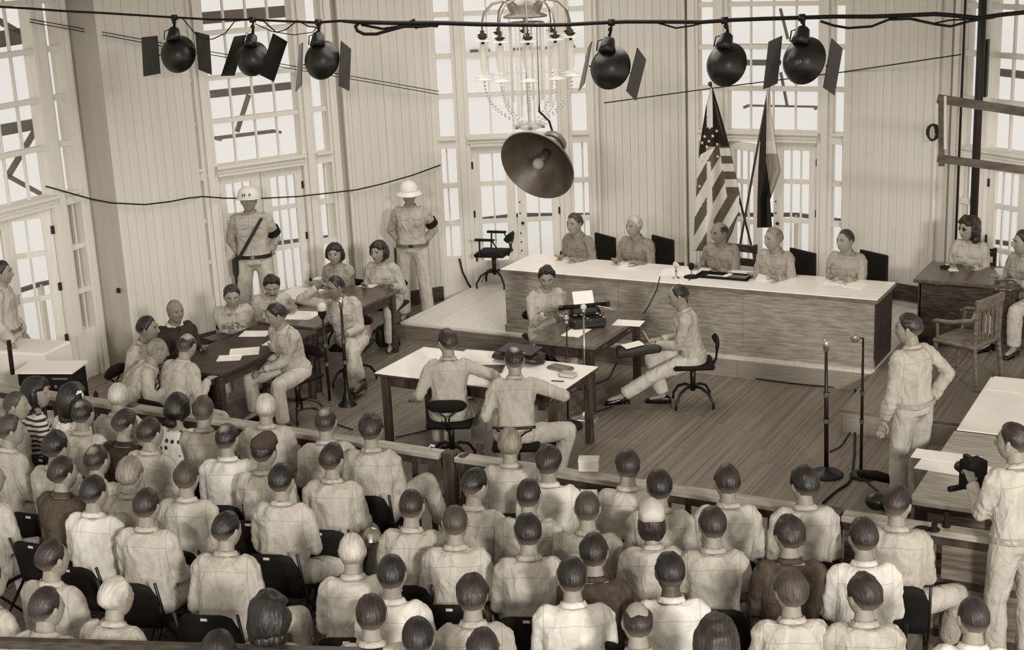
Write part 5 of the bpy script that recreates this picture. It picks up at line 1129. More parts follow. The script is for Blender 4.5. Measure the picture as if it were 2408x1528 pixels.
# ================================================================ CHANDELIER
ch = empty('chandelier', label='crystal chandelier with curved arms and bead strands hanging above the court', cat='chandelier')
HY = 14.3
hc = yp(1236, 60, HY); sc_ = (CF@(hc-np.array([0, 0, CAMH])))/F
ch.location = (hc[0], hc[1], 0); zc = lambda py: yp(1236, py, HY)[2]
hz = np.array([0, 0, 1.])
MB().tube([(0, 0, 5.2), (0, 0, zc(-10)), (0, 0, zc(300))], [.02, .02, .012], 8).build('stem', 'steel', ch)
MB().lathe([(.10, zc(-5)), (.20, zc(12)), (.16, zc(30)), (.24, zc(36)), (.24, zc(40)), (.0, zc(41))], seg=20).build('hub', 'horn_out', ch, True)
MB().lathe([(.20, zc(52)), (.21, zc(55)), (.20, zc(58)), (.19, zc(55)), (.20, zc(52))], seg=24).build('ring', 'steel', ch, True)
na = 10; R1 = 108*sc_
for i in range(na):
    a = 2*PI*i/na+.2; dx, dy = math.cos(a), math.sin(a)
    P = [(dx*R1*k, dy*R1*k, z) for k, z in ((.18, zc(40)), (.28, zc(12)), (.5, zc(0)), (.75, zc(6)), (.95, zc(28)), (1, zc(52)), (1, zc(70)))]
    am = MB().tube(P, .009, 8).build('arm', 'horn_out', ch, True)
    MB().lathe([(0, zc(72)), (.028, zc(70)), (.018, zc(76)), (.060, zc(80)), (.022, zc(86)), (.016, zc(96)), (0, zc(97))], (dx*R1, dy*R1, 0), seg=14).build('candle_cup', 'iron', am, True)
    MB().lathe([(.02, zc(84)), (.095, zc(88)), (.10, zc(90)), (.02, zc(88))], (dx*R1, dy*R1, 0), seg=16).build('drip_pan', 'crystal', am, True)
    MB().lathe([(.030, zc(96)), (.038, zc(120)), (.036, zc(150)), (.020, zc(172))], (dx*R1, dy*R1, 0), seg=12).build('glass_shade', 'crystal', am, True)
    q = MB(); q.lathe([(.02, zc(172)), (.11, zc(178)), (.11, zc(180)), (.02, zc(178))], (dx*R1, dy*R1, 0), seg=16).build('lower_dish', 'crystal', am, True)
    st = MB()
    for k in range(17):
        t = k/16; rr = R1*(1-t**2.3*.86); z = zc(182)+(zc(292)-zc(182))*(t**.85); st.ball((dx*rr, dy*rr, z), .0125, 6, 4)
    st.build('bead_strand', 'crystal_bead', ch, True)
for i in range(18):
    a = 2*PI*i/18; rr = .185 if i % 2 else .26; z1 = zc(random.choice([250, 268, 278, 240]))
    MB().tube([(rr*math.cos(a), rr*math.sin(a), zc(52)), (rr*math.cos(a), rr*math.sin(a), z1)], [.010, .013], 6).build('crystal_rod', 'crystal', ch)
MB().lathe([(.0, zc(283)), (.16, zc(288)), (.20, zc(292)), (.15, zc(299)), (.05, zc(306)), (0, zc(312))], seg=20).build('bottom_bowl', 'crystal', ch, True)
for k in range(6): a = k*PI/3; MB().cbox((.13*math.cos(a), .13*math.sin(a), zc(294)), (.11, .05, .012), None, Rz(a)@Ry(.4), .004).build('leaf', 'horn_out', ch)
# big horn loudspeaker reflector
hp = yp(1262, 390, 12.95); D0 = ray(1262, 390); v0 = D0/np.linalg.norm(D0); dl = -CR*.52-CU*.70; dl = dl-v0*(dl@v0); dl /= np.linalg.norm(dl)
hn = -v0*math.cos(R_(44))+dl*math.sin(R_(44)); sh = (CF@(hp-np.array([0, 0, CAMH])))/F; RH_ = 93*sh
ho = empty('reflector_lamp', tuple(hp), label='large metal bell reflector with a bulb hanging beneath the chandelier', cat='lamp')
a_ = -hn
MB().lathe([(RH_*1.0, .0), (RH_*1.02, .012), (RH_*.99, .03), (RH_*.86, RH_*.22), (RH_*.60, RH_*.48), (RH_*.36, RH_*.68), (RH_*.32, RH_*.80), (RH_*.34, RH_*.84), (RH_*.34, RH_*1.10), (RH_*.24, RH_*1.18), (0, RH_*1.2)], (0, 0, 0), a_, 40).build('bell', 'horn_out', ho, True)
MB().lathe([(RH_*1.0, .0), (RH_*.97, .01), (RH_*.84, RH_*.20), (RH_*.58, RH_*.44), (RH_*.34, RH_*.62), (0, RH_*.63)], (0, 0, 0), a_, 40).build('bell_lining', 'horn_in', ho, True)
bt = MB().tube([a_*RH_*.62, a_*RH_*.18], [.05, .045], 12).build('bulb_neck', 'horn_in', ho, True); MB().ball(a_*RH_*.10, .058, 14, 10).build('bulb', 'bulb', ho, True)
MB().tube([a_*RH_*1.15, a_*RH_*1.15+np.array([-.06, 0, .20]), np.array(yp(1268, 262, 12.95))-hp, np.array(yp(1268, 240, 12.95))-hp, np.array(yp(1262, 58, CY))-hp], [.012, .012, .012, .004, .003], 7).build('hanger', 'iron', ho)
MB().lathe([(RH_*.352, RH_*.86), (RH_*.37, RH_*.88), (RH_*.352, RH_*.93)], (0, 0, 0), a_, 24).build('band', 'iron', ho, True)
# ================================================================ FLAGS
def flag_mesh(L, Rr, Y, nu, nv, fold, colf, name, mats, parent, ph=0):
    V = []; mi = []; py = []
    ys = np.linspace(L[0][1], L[-1][1], nv+1)
    for y in ys:
        xl = np.interp(y, [p[1] for p in L], [p[0] for p in L]); xr = np.interp(y, [p[1] for p in Rr], [p[0] for p in Rr]); w = xr-xl
        for i in range(nu+1):
            u = i/nu; x = xl+w*u; t = (y-ys[0])/(ys[-1]-ys[0]); V.append(yp(x, y, Y+fold*(.15+t)*math.sin(u*9.5+ph+2.2*t)*(.5+.5*math.sin(u*PI)))); py.append((x, y, u, t))
    Fc = []
    for r in range(nv):
        for c in range(nu):
            a = r*(nu+1)+c; Fc.append((a, a+1, a+nu+2, a+nu+1)); q = np.mean([py[k] for k in (a, a+1, a+nu+2, a+nu+1)], axis=0); mi.append(colf(*q))
    n = len(V); Vb = [v+np.array([0, .012, 0]) for v in V]; Fb = [tuple(i+n for i in f[::-1]) for f in Fc]
    ring = [c for c in range(nu+1)]+[(r+1)*(nu+1)-1 for r in range(1, nv+1)]+[nv*(nu+1)+c for c in range(nu-1, -1, -1)]+[r*(nu+1) for r in range(nv-1, 0, -1)]
    Fe = [(ring[i], ring[i]+n, ring[(i+1) % len(ring)]+n, ring[(i+1) % len(ring)]) for i in range(len(ring))]
    m = MB(); m.add(V+Vb, Fc+Fb+Fe); m.mi = mi+mi+[0]*len(Fe); return m.build(name, mats, parent, True)
FY = 16.35
us = empty('striped_flag', tuple(yp(1771, 592, FY)*np.array([1, 1, 0])+np.array([0, 0, .22])), label='furled stars and stripes flag on a slanting pole behind the bench', cat='flag')
us0 = np.array(us.location)
class Off:
    pass
def shift(o, root):
    o.location = -np.array(root.location)
def uscol(x, y, u, t):
    if y < 345 and u > .72 or (y < 375 and x > 1712-(375-y)*.3+40): return 0
    lim = 410-(x-1640)*1.0
    if y < 340+ (1690-x)*.55 and x < 1705: 
        if 1662 < x < 1676 and y < 300: return 2
        return 0 if not (1660 < x < 1682 and 345 < y < 410) else 3
    if x > 1692+(y-350)*.16 and y < 460: return 1 if int((y-x*.0-348)//18.5) % 2 else 2
    k = (x*.86+y*.50)/20.5
    if 1662 < x < 1672+(y-400)*.05 and y > 380: return 2
    return 1 if int(k) % 2 else 2
Lf = [(1671, 206), (1660, 250), (1652, 300), (1645, 345), (1640, 400), (1637, 460), (1633, 520), (1630, 590)]; Rf = [(1675, 206), (1690, 255), (1703, 300), (1716, 350), (1727, 400), (1739, 455), (1737, 500), (1722, 545), (1700, 590)]
f_ = flag_mesh(Lf, Rf, FY, 100, 230, .10, uscol, 'cloth', ['flag_dark', 'flag_red', 'flag_white', 'flag_grey'], us); shift(f_, us)
for (sx, sy) in ((1669, 300), (1685, 308), (1657, 321), (1676, 320), (1667, 332), (1651, 336), (1662, 345), (1686, 339), (1655, 364), (1687, 368), (1650, 376), (1663, 373), (1645, 438), (1664, 270)):
    _xl = np.interp(sy, [p[1] for p in Lf], [p[0] for p in Lf]); _xr = np.interp(sy, [p[1] for p in Rf], [p[0] for p in Rf]); _u = (sx-_xl)/(_xr-_xl); _t = (sy-206)/384.
    P = yp(sx, sy, FY+.10*(.15+_t)*math.sin(_u*9.5+2.2*_t)*(.5+.5*math.sin(_u*PI))-.016); m = MB(); V = []
    for k in range(10): a = PI/2+k*PI/5; r = .022 if k % 2 == 0 else .010; V.append(P+np.array([r*math.cos(a), 0, r*math.sin(a)]))
    V += [v+np.array([0, .006, 0]) for v in V]; m.add(V, [tuple(range(10)), tuple(range(10, 20))[::-1]]+[(k, (k+1) % 10, 10+(k+1) % 10, 10+k) for k in range(10)]); s_ = m.build('star', 'flag_white', f_)
q_ = MB().tube([yp(1671, 200, FY+.03), yp(1771, 594, FY+.03)], .014, 8).ball(yp(1670, 197, FY+.03), .028, 10, 8).build('pole', 'dark_wood', us, True); shift(q_, us)
q_ = MB().tube([yp(1771, 594, FY+.03), np.array([yp(1771, 594, FY)[0]+.1, FY+.03, .22])], .014, 8).build('pole_foot', 'dark_wood', us, True); shift(q_, us)
ph_ = empty('second_flag', tuple(yp(1737, 594, FY-.1)*np.array([1, 1, 0])+np.array([0, 0, .22])), label='second furled flag with dark, white and grey fields right of the striped one', cat='flag')
def phcol(x, y, u, t):
    if x < 1803-(y-205)*.01+(0 if y < 380 else (y-380)*.16): return 0
    if y < 330: return 3
    if y < 362+(x-1800)*.0: return 2
    return 1
Lp = [(1806, 206), (1797, 260), (1788, 320), (1783, 400), (1781, 470), (1780, 535)]; Rp = [(1810, 206), (1812, 260), (1822, 330), (1829, 370), (1835, 402), (1822, 440), (1810, 470), (1815, 535)]
f2 = flag_mesh(Lp, Rp, FY-.1, 50, 140, .07, phcol, 'cloth', ['flag_dark', 'flag_grey', 'flag_white', 'paper_dim'], ph_, 1.); shift(f2, ph_)
q_ = MB().tube([yp(1809, 200, FY-.06), yp(1776, 375, FY-.06), yp(1737, 594, FY-.06), np.array([yp(1737, 594, FY)[0]-.12, FY-.06, .22])], .014, 8).build('pole', 'dark_wood', ph_, True); shift(q_, ph_)
q_ = MB().tube([at(1749, 640, .22)*0+yp(1749, 506, FY-.02)], 0.03) if False else None
# ================================================================ MICROPHONES
def mic_stand(hx, hy, bx, by, z0, label, head='ball', m='black_metal', hm='steel', r=.013, base='disc', br=.14):
    g = at(bx, by, z0); P = on(hx, hy, (g[0], g[1]), (g[0]+CR[0], g[1]+CR[1])); H = P[2]-z0
    o = empty('microphone_stand', tuple(g), label=label, cat='microphone'); dx, dy = P[0]-g[0], P[1]-g[1]; top = np.array([dx, dy, H])
    MB().tube([(0, 0, .02), top*.5, top-np.array([0, 0, .06])], [r*1.15, r*1.1, r*.75], 8).build('pole', m, o, True)
    for k in (.42, .62): MB().lathe([(r*1.6, -.02), (r*1.7, 0), (r*1.6, .02)], tuple(top*k), seg=10).build('collar', 'steel', o, True)
    if base == 'disc': MB().lathe([(br, 0), (br, .018), (br*.85, .035), (br*.3, .045), (r*1.6, .08), (0, .09)], seg=28).build('base', m, o, True)
    elif base == 'horn': MB().lathe([(.10, 0), (.10, .01), (.06, .05), (.03, .16), (.018, .30)], seg=18).build('base', m, o, True)
    if head == 'ball': MB().ball(top, .032, 12, 9).build('head', hm, o, True); MB().tube([top-np.array([0, 0, .07]), top-np.array([0, 0, .02])], .018, 10).build('neck', 'steel', o, True)
    if head == 'pill': MB().tube([top-np.array([0, 0, .08]), top-np.array([0, 0, .05]), top+np.array([0, 0, .02]), top+np.array([0, 0, .04])], [.012, .026, .028, .012], 12).build('head', hm, o, True)
    if head == 'disc':
        n = -CF.copy(); n[2] = 0; n /= np.linalg.norm(n); c = top+np.array([0, 0, .0]); MB().lathe([(0, -.02), (.036, -.018), (.042, 0), (.036, .018), (0, .02)], c-CR*.07, n, 22).build('head', hm, o, True); MB().tube([c-CR*.05, c, c-np.array([0, 0, .08])], .010, 7).build('neck', m, o, True)
    if head == 'wrapped': MB().lathe([(0, .075), (.03, .07), (.046, .05), (.050, .0), (.044, -.01), (0, -.012)], tuple(top), seg=16).build('cloth_wrap', 'gauze', o, True); MB().lathe([(.046, -.01), (.044, -.05), (.018, -.10), (0, -.11)], tuple(top), seg=16).build('head', 'black_matte', o, True)
    return o
mic_stand(1943, 808, 1943, 1117, 0, 'black microphone stand with silver head and round base before the standing man', 'pill', r=.018, br=.15)
mic_stand(2030, 795, 2024, 1128, 0, 'microphone stand with round disc head beside the standing man', 'disc', hm='horn_out', m='iron', base='none')
mic_stand(1332, 748, 1336, 1004, 0, 'thin microphone stand at left in front of the typewriter, base behind the white table', 'ball', m='iron', hm='steel', r=.010, br=.15)
mic_stand(1372, 722, 1376, 985, 0, 'thin microphone stand at right in front of the typewriter, base behind the white table', 'ball', m='steel', hm='paper_dim', r=.011, br=.15)
mic_stand(757, 728, 776, 946, 0, 'microphone stand with cloth wrapped head before the man with spectacles', 'wrapped', r=.014, base='none')
mic_stand(801, 708, 818, 952, 0, 'black microphone stand with trumpet foot before the man with spectacles', 'pill', r=.017, base='horn')
mic_stand(1553, 630, 1556, 806, 0, 'slim microphone stand in front of the long bench beside the shorthand writer', 'pill', hm='horn_out', r=.008, m='iron', br=.10)
g = at(1626, 652, .98); dm = empty('desk_microphone', tuple(g), label='black desk microphone with round base on the long bench', cat='microphone')
MB().lathe([(.085, 0), (.085, .012), (.05, .025), (0, .028)], seg=20).build('base', 'black_matte', dm, True); MB().tube([(0, 0, .02), (0, 0, .09)], .009, 8).build('stem', 'steel', dm); MB().ball((0, 0, .125), (.034, .03, .045), 12, 9).build('head', 'black_matte', dm, True)
g = at(1590, 654, .98); dm2 = empty('desk_microphone', tuple(g), label='small silver microphone on the long bench left of the black one', cat='microphone')
MB().lathe([(.04, 0), (.04, .01), (.012, .02), (.009, .06), (.016, .08), (.008, .10), (.02, .13)], seg=16).build('stem', 'steel', dm2, True); MB().cbox((0, 0, .155), (.07, .03, .05), None, Ry(.6), .01).build('head', 'paper_dim', dm2)
def floor_cable(pts, label, r=.007, z=0.012, name='floor_cable'):
    P = [at(p[0], p[1], p[2] if len(p) > 2 else z) for p in pts]
    n = len(P); t = np.linspace(0, n-1, (n-1)*5+1); P = np.array(P)
    out = []
    for tt in t:
        i = min(int(tt), n-2); f = tt-i; p0, p1, p2, p3 = P[max(i-1, 0)], P[i], P[i+1], P[min(i+2, n-1)]
        out.append(.5*((2*p1)+(-p0+p2)*f+(2*p0-5*p1+4*p2-p3)*f*f+(-p0+3*p1-3*p2+p3)*f**3))
    return tagp(MB().tube(out, r, 6).build(name, 'cable', None, True), label, 'cable')
floor_cable([(1393, 970), (1440, 955), (1465, 925), (1480, 905), (1500, 885)], 'dark cable curving over the floor right of the white table')
floor_cable([(1393, 905), (1430, 890), (1445, 862), (1455, 850), (1480, 852)], 'dark cable on the floor below the typing table')
floor_cable([(1640, 866), (1720, 880), (1800, 893), (1900, 905), (2030, 915)], 'dark cable lying along the foot of the platform')
floor_cable([(1952, 1062), (1975, 1050), (1990, 1030), (2010, 1000)], 'short cable running from the black microphone stand')
floor_cable([(2010, 900), (2012, 960), (2010, 1030), (2008, 1080), (1998, 1130), (1965, 1155), (1935, 1182)], 'thick cable trailing from the disc headed microphone', .011)
floor_cable([(700, 965), (740, 960), (770, 985), (800, 1000), (830, 1010)], 'dark cable on the floor behind the railing near the wrapped microphone')
floor_cable([(930, 1028), (960, 1022), (1010, 1010)], 'short cable on the floor left of the gate')
for (pts, lb) in (([(1622, 655), (1616, 680), (1616, 720), (1618, 760)], 'cable hanging from the black desk microphone over the bench front'),):
    P = [yp(x, y, 14.53) for x, y in pts]; P[0] = at(1622, 655, .99); tagp(MB().tube(P, .007, 6).build('hanging_cable', 'cable', None, True), lb, 'cable')
P = [yp(x, y, 14.4) for x, y in ((1552, 650), (1545, 680), (1525, 720), (1508, 745))]; tagp(MB().tube(P, .006, 6).build('hanging_cable', 'cable', None, True), 'cable looping from the slim microphone to the typing table', 'cable')
P = [on(x, y, wpt('w3', 0, -.10), wpt('w3', 1, -.10)) for x, y in ((1080, 608), (1088, 640), (1100, 665), (1107, 676))]; tagp(MB().tube(P, .012, 6).build('hanging_cable', 'cable', None, True), 'black cable hanging below the narrow sidelight left of the empty armchair', 'cable')
# ================================================================ THINGS ON THE TABLES
def sheet(px, py, w, d, rot, z, label, m='paper', h=.004, group=None, name='paper', cat='paper'):
    g = at(px, py, z); o = MB().cbox((0, 0, h/2), (w, d, h)).build(name, m); o.location = (g[0], g[1], z+.001); o.rotation_euler = (0, 0, R_(rot)); return tagp(o, label, cat, group)
sheet(1290, 607, .42, .30, 4, .98, 'large pale sheet at the left end of the long bench')
sheet(1484, 626, .22, .28, 0, .98, 'sheet of paper under the hands of the white haired officer')
sheet(1598, 640, .40, .30, 12, .98, 'white papers between the two desk microphones')
sheet(1795, 655, .26, .22, -6, .98, 'white paper in front of the fair haired officer')
sheet(1966, 664, .24, .20, 5, .98, 'white paper in front of the officer with crew cut, left sheet'); sheet(2010, 672, .22, .2, -5, .98, 'white paper at the right end of the long bench')
g = at(1703, 652, .98); ty = empty('tray', (g[0], g[1], .982), R_(0), 'long dark desk tray with papers and metal pieces on the bench', 'tray')
m = MB(); m.cbox((0, 0, .006), (.60, .22, .012), bev=.005); 
for sx in (-1, 1): m.cbox((sx*.292, 0, .018), (.016, .22, .024), bev=.004)
for sy in (-1, 1): m.cbox((0, sy*.102, .018), (.60, .016, .024), bev=.004)
m.build('tray_body', 'black_matte', ty); MB().cbox((-.10, -.045, .018), (.16, .05, .010)).build('card', 'paper_dim', ty); MB().cbox((.03, 0, .02), (.05, .17, .012), None, Rz(-.2)).build('folded_paper', 'paper', ty)
MB().cbox((.16, .0, .014), (.18, .17, .006)).build('metal_insert', 'horn_out', ty); MB().cbox((.255, 0, .018), (.03, .16, .01), None, None, .004).build('pen', 'steel', ty)
sheet(1478, 760, .30, .22, 8, .76, 'white paper at the far right corner of the typing table'); sheet(1355, 782, .20, .32, 0, .76, 'white paper in front of the typewriter')
# typewriter
g = at(1366, 770, .76); tw = empty('typewriter', (g[0]+.02, g[1]+.10, .76), R_(38), 'black typewriter with sheets of paper on the typing table', 'typewriter')
m = MB(); m.cbox((0, 0, .05), (.36, .30, .10), bev=.02); m.cbox((0, .07, .13), (.32, .15, .09), bev=.03); m.build('body', 'black_metal', tw)
m = MB().tube([(-.24, .10, .185), (.24, .10, .185)], .024, 14); m.build('platen', 'black_matte', tw, True)
for s in (-1, 1): MB().tube([(s*.24, .10, .185), (s*.275, .10, .185)], .030, 12).build('knob', 'black_metal', tw, True)
MB().tube([(-.24, .06, .20), (-.29, -.0, .23)], .006, 6).build('lever', 'steel', tw)
for r in range(4):
    for c in range(10): MB().lathe([(.0105, 0), (.0105, .005), (0, .006)], (-.155+.034*c+.008*r, -.13+.030*r, .088+.013*r), seg=8).build('key', 'band_black' if (r+c) % 5 else 'card', tw)
MB().add([(-.11, .095, .21), (.11, .095, .21), (.11, .17, .33), (-.11, .17, .33), (-.11, .098, .21), (.11, .098, .21), (.11, .173, .33), (-.11, .173, .33)], [(0, 1, 2, 3), (7, 6, 5, 4), (0, 4, 5, 1), (1, 5, 6, 2), (2, 6, 7, 3), (3, 7, 4, 0)]).build('typing_paper', 'paper', tw)
MB().cbox((.20, .06, .16), (.16, .20, .006), None, Rx(-.25)@Ry(.3)).build('loose_paper', 'paper', tw)
for s in (-1, 1): MB().ball((s*.12, .0, .12), (.03, .03, .012), 10, 6).build('ribbon_spool', 'steel', tw, True)
# stenographer case
j = next(v for k, v in CP.items() if 'shorthand' in k); a = R_(j['yaw']); f_dir = np.array([-math.sin(a), math.cos(a), 0]); bp_ = np.array(j['pos'])+f_dir*.55+np.array([0, 0, .62])
sc2 = empty('writing_case', tuple(bp_), a, 'black case with open notebook on the lap of the shorthand writer', 'case'); MB().cbox((0, 0, 0), (.26, .46, .07), None, Rx(-.12), .02).build('case', 'leather', sc2); MB().cbox((.02, .06, .042), (.16, .20, .01), None, Rx(-.12)@Rz(.3)).build('notebook', 'paper', sc2); MB().tube([(.0, -.12, .06), (-.03, -.05, .20)], .005, 6).build('pen', 'card', sc2)
# briefcase and things on the white table
g = at(1222, 848, .76); bc = empty('briefcase', (g[0], g[1], .76), R_(-4), 'bulging dark leather briefcase lying on the white table', 'briefcase')
m = MB(); V = []; prof = [(-.26, .02, .03), (-.24, .13, .09), (-.10, .15, .12), (.08, .15, .12), (.22, .14, .10), (.27, .03, .04)]
for (x, hw, h) in prof:
    for k in range(12): t = 2*PI*k/12; V.append((x, hw*math.cos(t), h*.5+h*.5*math.sin(t)*(.9+.1*math.cos(3*t))))
m.add(V, [(a*12+k, a*12+(k+1) % 12, (a+1)*12+(k+1) % 12, (a+1)*12+k) for a in range(5) for k in range(12)]+[tuple(range(12))[::-1], tuple(range(60, 72))]).build('bag', 'leather', bc, True)
MB().cbox((.02, -.02, .125), (.40, .24, .012), None, Rx(.1), .004).build('flap', 'leather', bc); MB().beam((.13, -.15, .10), (.13, .10, .135), .025, .006).build('strap', 'leather', bc); MB().cbox((.13, -.12, .125), (.03, .02, .01)).build('buckle', 'steel', bc); MB().tube([(-.06, .12, .10), (-.05, .17, .14), (.05, .17, .14), (.06, .12, .10)], .008, 6).build('handle', 'leather', bc, True)
sheet(1128, 838, .44, .36, 6, .76, 'broad white papers on the white table left of the briefcase'); sheet(1150, 868, .28, .22, 20, .764, 'dark folder under the left end of the briefcase', 'leather', .01, name='folder', cat='folder')
g = at(1318, 868, .76); dc = MB().cbox((0, 0, .012), (.24, .13, .02), bev=.006).cbox((.0, 0, .026), (.22, .11, .008), bev=.003).build('pouch', 'horn_out'); dc.location = (g[0], g[1], .762); dc.rotation_euler = (0, 0, R_(-12)); tagp(dc, 'grey cloth pouch on the white table right of the briefcase', 'pouch')
g = at(1336, 885, .76); bk = empty('book', (g[0], g[1], .762), R_(-4), 'small thick book near the right edge of the white table', 'book')
MB().cbox((0, 0, .004), (.15, .10, .006)).cbox((0, 0, .036), (.15, .10, .006)).cbox((-.073, 0, .02), (.005, .10, .034)).build('cover', 'wood_mid', bk); MB().cbox((.003, 0, .02), (.14, .092, .026)).build('pages', 'paper_dim', bk)
g = at(1308, 898, .76); pn = MB().tube([(-.05, 0, .006), (.07, .02, .006)], .005, 6).build('pencil', 'ink'); pn.location = (g[0], g[1], .762); tagp(pn, 'pencil beside the small book on the white table', 'pencil')
# papers on the left tables
for k, (x, y, w, d, r, lb) in enumerate(((600, 785, .30, .22, 20, 'white paper under the clasped hands'), (575, 828, .30, .24, 35, 'thick stack of white papers at the near end of the dark table'), (540, 842, .24, .20, 30, 'white sheets on the dark table behind the balding man'), (512, 792, .2, .26, -15, 'dark folder on the dark table'), (640, 808, .16, .16, 10, 'open white pad by the man with side parted hair'))):
    sheet(x, y, w, d, r, .76, lb, 'paper' if 'dark folder' not in lb else 'leather', .012 if 'stack' in lb else .004)
for k, (x, y, w, d, r, lb) in enumerate(((700, 690, .42, .52, 0, 'large white sheet covering the left half of the long table'), (710, 742, .34, .34, 12, 'white papers before the man with moustache'), (800, 690, .08, .05, 10, 'small dark matchbox on the long table'), (865, 672, .20, .14, 0, 'note pad before the woman beside the sun helmet guard'), (758, 655, .2, .14, 10, 'note paper under the hands of the woman nearer the door'))):
    sheet(x, y, w, d, r, .76, lb, 'paper' if 'dark' not in lb else 'leather', .02 if 'matchbox' in lb else .004, name='matchbox' if 'matchbox' in lb else 'paper', cat='box' if 'matchbox' in lb else 'paper')
g = at(724, 714, .76); lg = MB().cbox((0, 0, .015), (.30, .10, .025), bev=.012).build('leather_gloves', 'leather', None, True); lg.location = (g[0], g[1], .766); lg.rotation_euler = (0, 0, R_(60)); tagp(lg, 'dark leather pouch lying on the long table', 'pouch')
# right tables
sheet(2240, 1100, .52, .26, -3, .76, 'wide white papers on the panelled desk at right'); sheet(2225, 1075, .50, .20, 0, .762, 'second row of white papers behind the wide ones at right'); sheet(2370, 905, .3, .4, 0, .76, 'white paper on the far side table')
sheet(2238, 629, .10, .34, 20, .98, 'white paper strip on the dark desk before the clerk'); sheet(2360, 640, .14, .34, 20, .98, 'white paper at the right end of the dark desk'); g = at(2222, 630, .98); o = MB().lathe([(0, 0), (.05, 0), (.055, .02), (.04, .022), (0, .01)], seg=14).build('ashtray', 'black_matte', None, True); o.location = tuple(g); tagp(o, 'small dark ashtray on the dark desk', 'ashtray')
for (x, y, r_, h_, lb, nm) in ((2197, 1247, .035, .05, 'dark glass ashtray on the rail at right', 'ashtray'), (2225, 1238, .028, .10, 'dark ink stamp standing on the rail at right', 'ink_stamp'), (2170, 1243, .05, .012, 'flat round tin on the rail at right', 'tin')):
    g = at(x, y, .905); o = MB().lathe([(r_, 0), (r_*1.05, h_*.3), (r_*.5, h_*.5), (r_*.6, h_), (0, h_)], seg=16).build(nm, 'black_matte', None, True); o.location = (g[0], g[1], .904); tagp(o, lb, nm.replace('_', ' '))
g = at(1385, 1103, .905); bx_ = empty('cardboard_box', (g[0], g[1], .904), R_(20), 'small pale cardboard box standing on the rail', 'box'); MB().cbox((0, 0, .045), (.15, .11, .09), bev=.004).build('carton', 'card', bx_); MB().cbox((0, 0, .083), (.156, .116, .016), bev=.003).build('lid', 'card', bx_)
MB().cbox((0, -.0585, .045), (.06, .002, .035)).build('label_print', 'paper_dim', bx_)
# timber bracket frame at upper right, dark pole
P1, P2 = (2216, 228), (2216, 388); YB = 14.6
fr = empty('timber_frame', label='dark timber frame fixed high at the right before the window', cat='frame')
MB().beam(yp(2214, 226, YB), yp(2214, 390, YB), .05, .05).build('upright', 'lumber', fr)
MB().beam(yp(2205, 232, YB+.05), yp(2440, 268, YB+.4), .05, .085).build('beam', 'lumber', fr); MB().beam(yp(2205, 372, YB+.05), yp(2440, 404, YB+.4), .05, .075).build('beam', 'lumber', fr)
MB().beam(yp(2222, 350, YB), yp(2222, 226, YB), .03, .03).build('upright', 'trim_paint', fr)
A5, B5 = wpt('w5', 0, -.35), wpt('w5', 1, -.35); t_, b_ = on(2306, -20, A5, B5), on(2284, 640, A5, B5)
tagp(MB().tube([(b_[0], b_[1], .22), (b_[0], b_[1], 5.2)], .045, 10).build('dark_pole', 'iron', None, True), 'dark pole rising in front of the rightmost window', 'pole')
A6, B6 = wpt('w5', 0, -.25), wpt('w5', 1, -.25); b_ = on(2250, 500, A6, B6)
tagp(MB().tube([(b_[0], b_[1], 1.0), (b_[0], b_[1], 5.2)], .014, 8).build('thin_pipe', 'iron', None, True), 'thin dark pipe beside the dark pole at the rightmost window', 'pipe')
b_ = on(2310, 160, A6, B6); tagp(MB().cbox((b_[0], b_[1], b_[2]), (.12, .10, .62)).build('dark_blind', 'iron'), 'dark rolled blind beside the rightmost window', 'blind')
b_ = on(2192, 312, wpt('w5', 0, -.2), wpt('w5', 1, -.2)); hl = MB(); 
for k in range(6): hl.tube([b_+np.array([.06*math.cos(a+k)*(.7+.1*k), 0.01*k, .09*math.sin(a+k)]) for a in np.linspace(0, 5.2, 12)], .012, 6)
tagp(hl.build('coiled_cable', 'iron', None, True), 'coil of dark cable hanging on the wall beside the timber frame', 'cable')
# radio equipment at left behind the rail
g = at(112, 872, .86); re_ = empty('radio_set', (g[0]-.05, g[1]+.1, 0), R_(20), 'black recording equipment with white lid top on a stand at left', 'equipment')
MB().cbox((0, 0, .66), (.56, .34, .38), bev=.015).build('case', 'black_matte', re_); MB().cbox((0, 0, .862), (.60, .38, .02)).build('lid', 'paper', re_)
for s in (-1, 1):
    for q in (-1, 1): MB().tube([(s*.22, q*.12, .48), (s*.22, q*.12, 0)], .015, 6).build('leg', 'black_metal', re_)
for i in range(3):
    for k in range(3): MB().lathe([(.018, 0), (.018, .012), (0, .013)], (.04+.07*i, -.17, .56+.08*k), (0, -1, 0), 10).build('knob', 'steel', re_)
MB().cbox((.16, -.172, .80), (.16, .01, .018)).build('handle', 'steel', re_)
sb = empty('white_crate', tuple(at(60, 905, .5)*np.array([1, 1, 0])+np.array([-.25, .35, 0])), R_(10), 'white covered table beside the recording equipment', 'table'); MB().cbox((0, 0, .40), (.7, .5, .80), bev=.02).build('cover_cloth', 'paper', sb)
tagp(MB().beam(at(30, 880, .9), at(20, 800, 1.25), .03, .03).build('tripod_leg', 'black_metal'), 'black rod leaning at the left edge by the white covered table', 'rod')
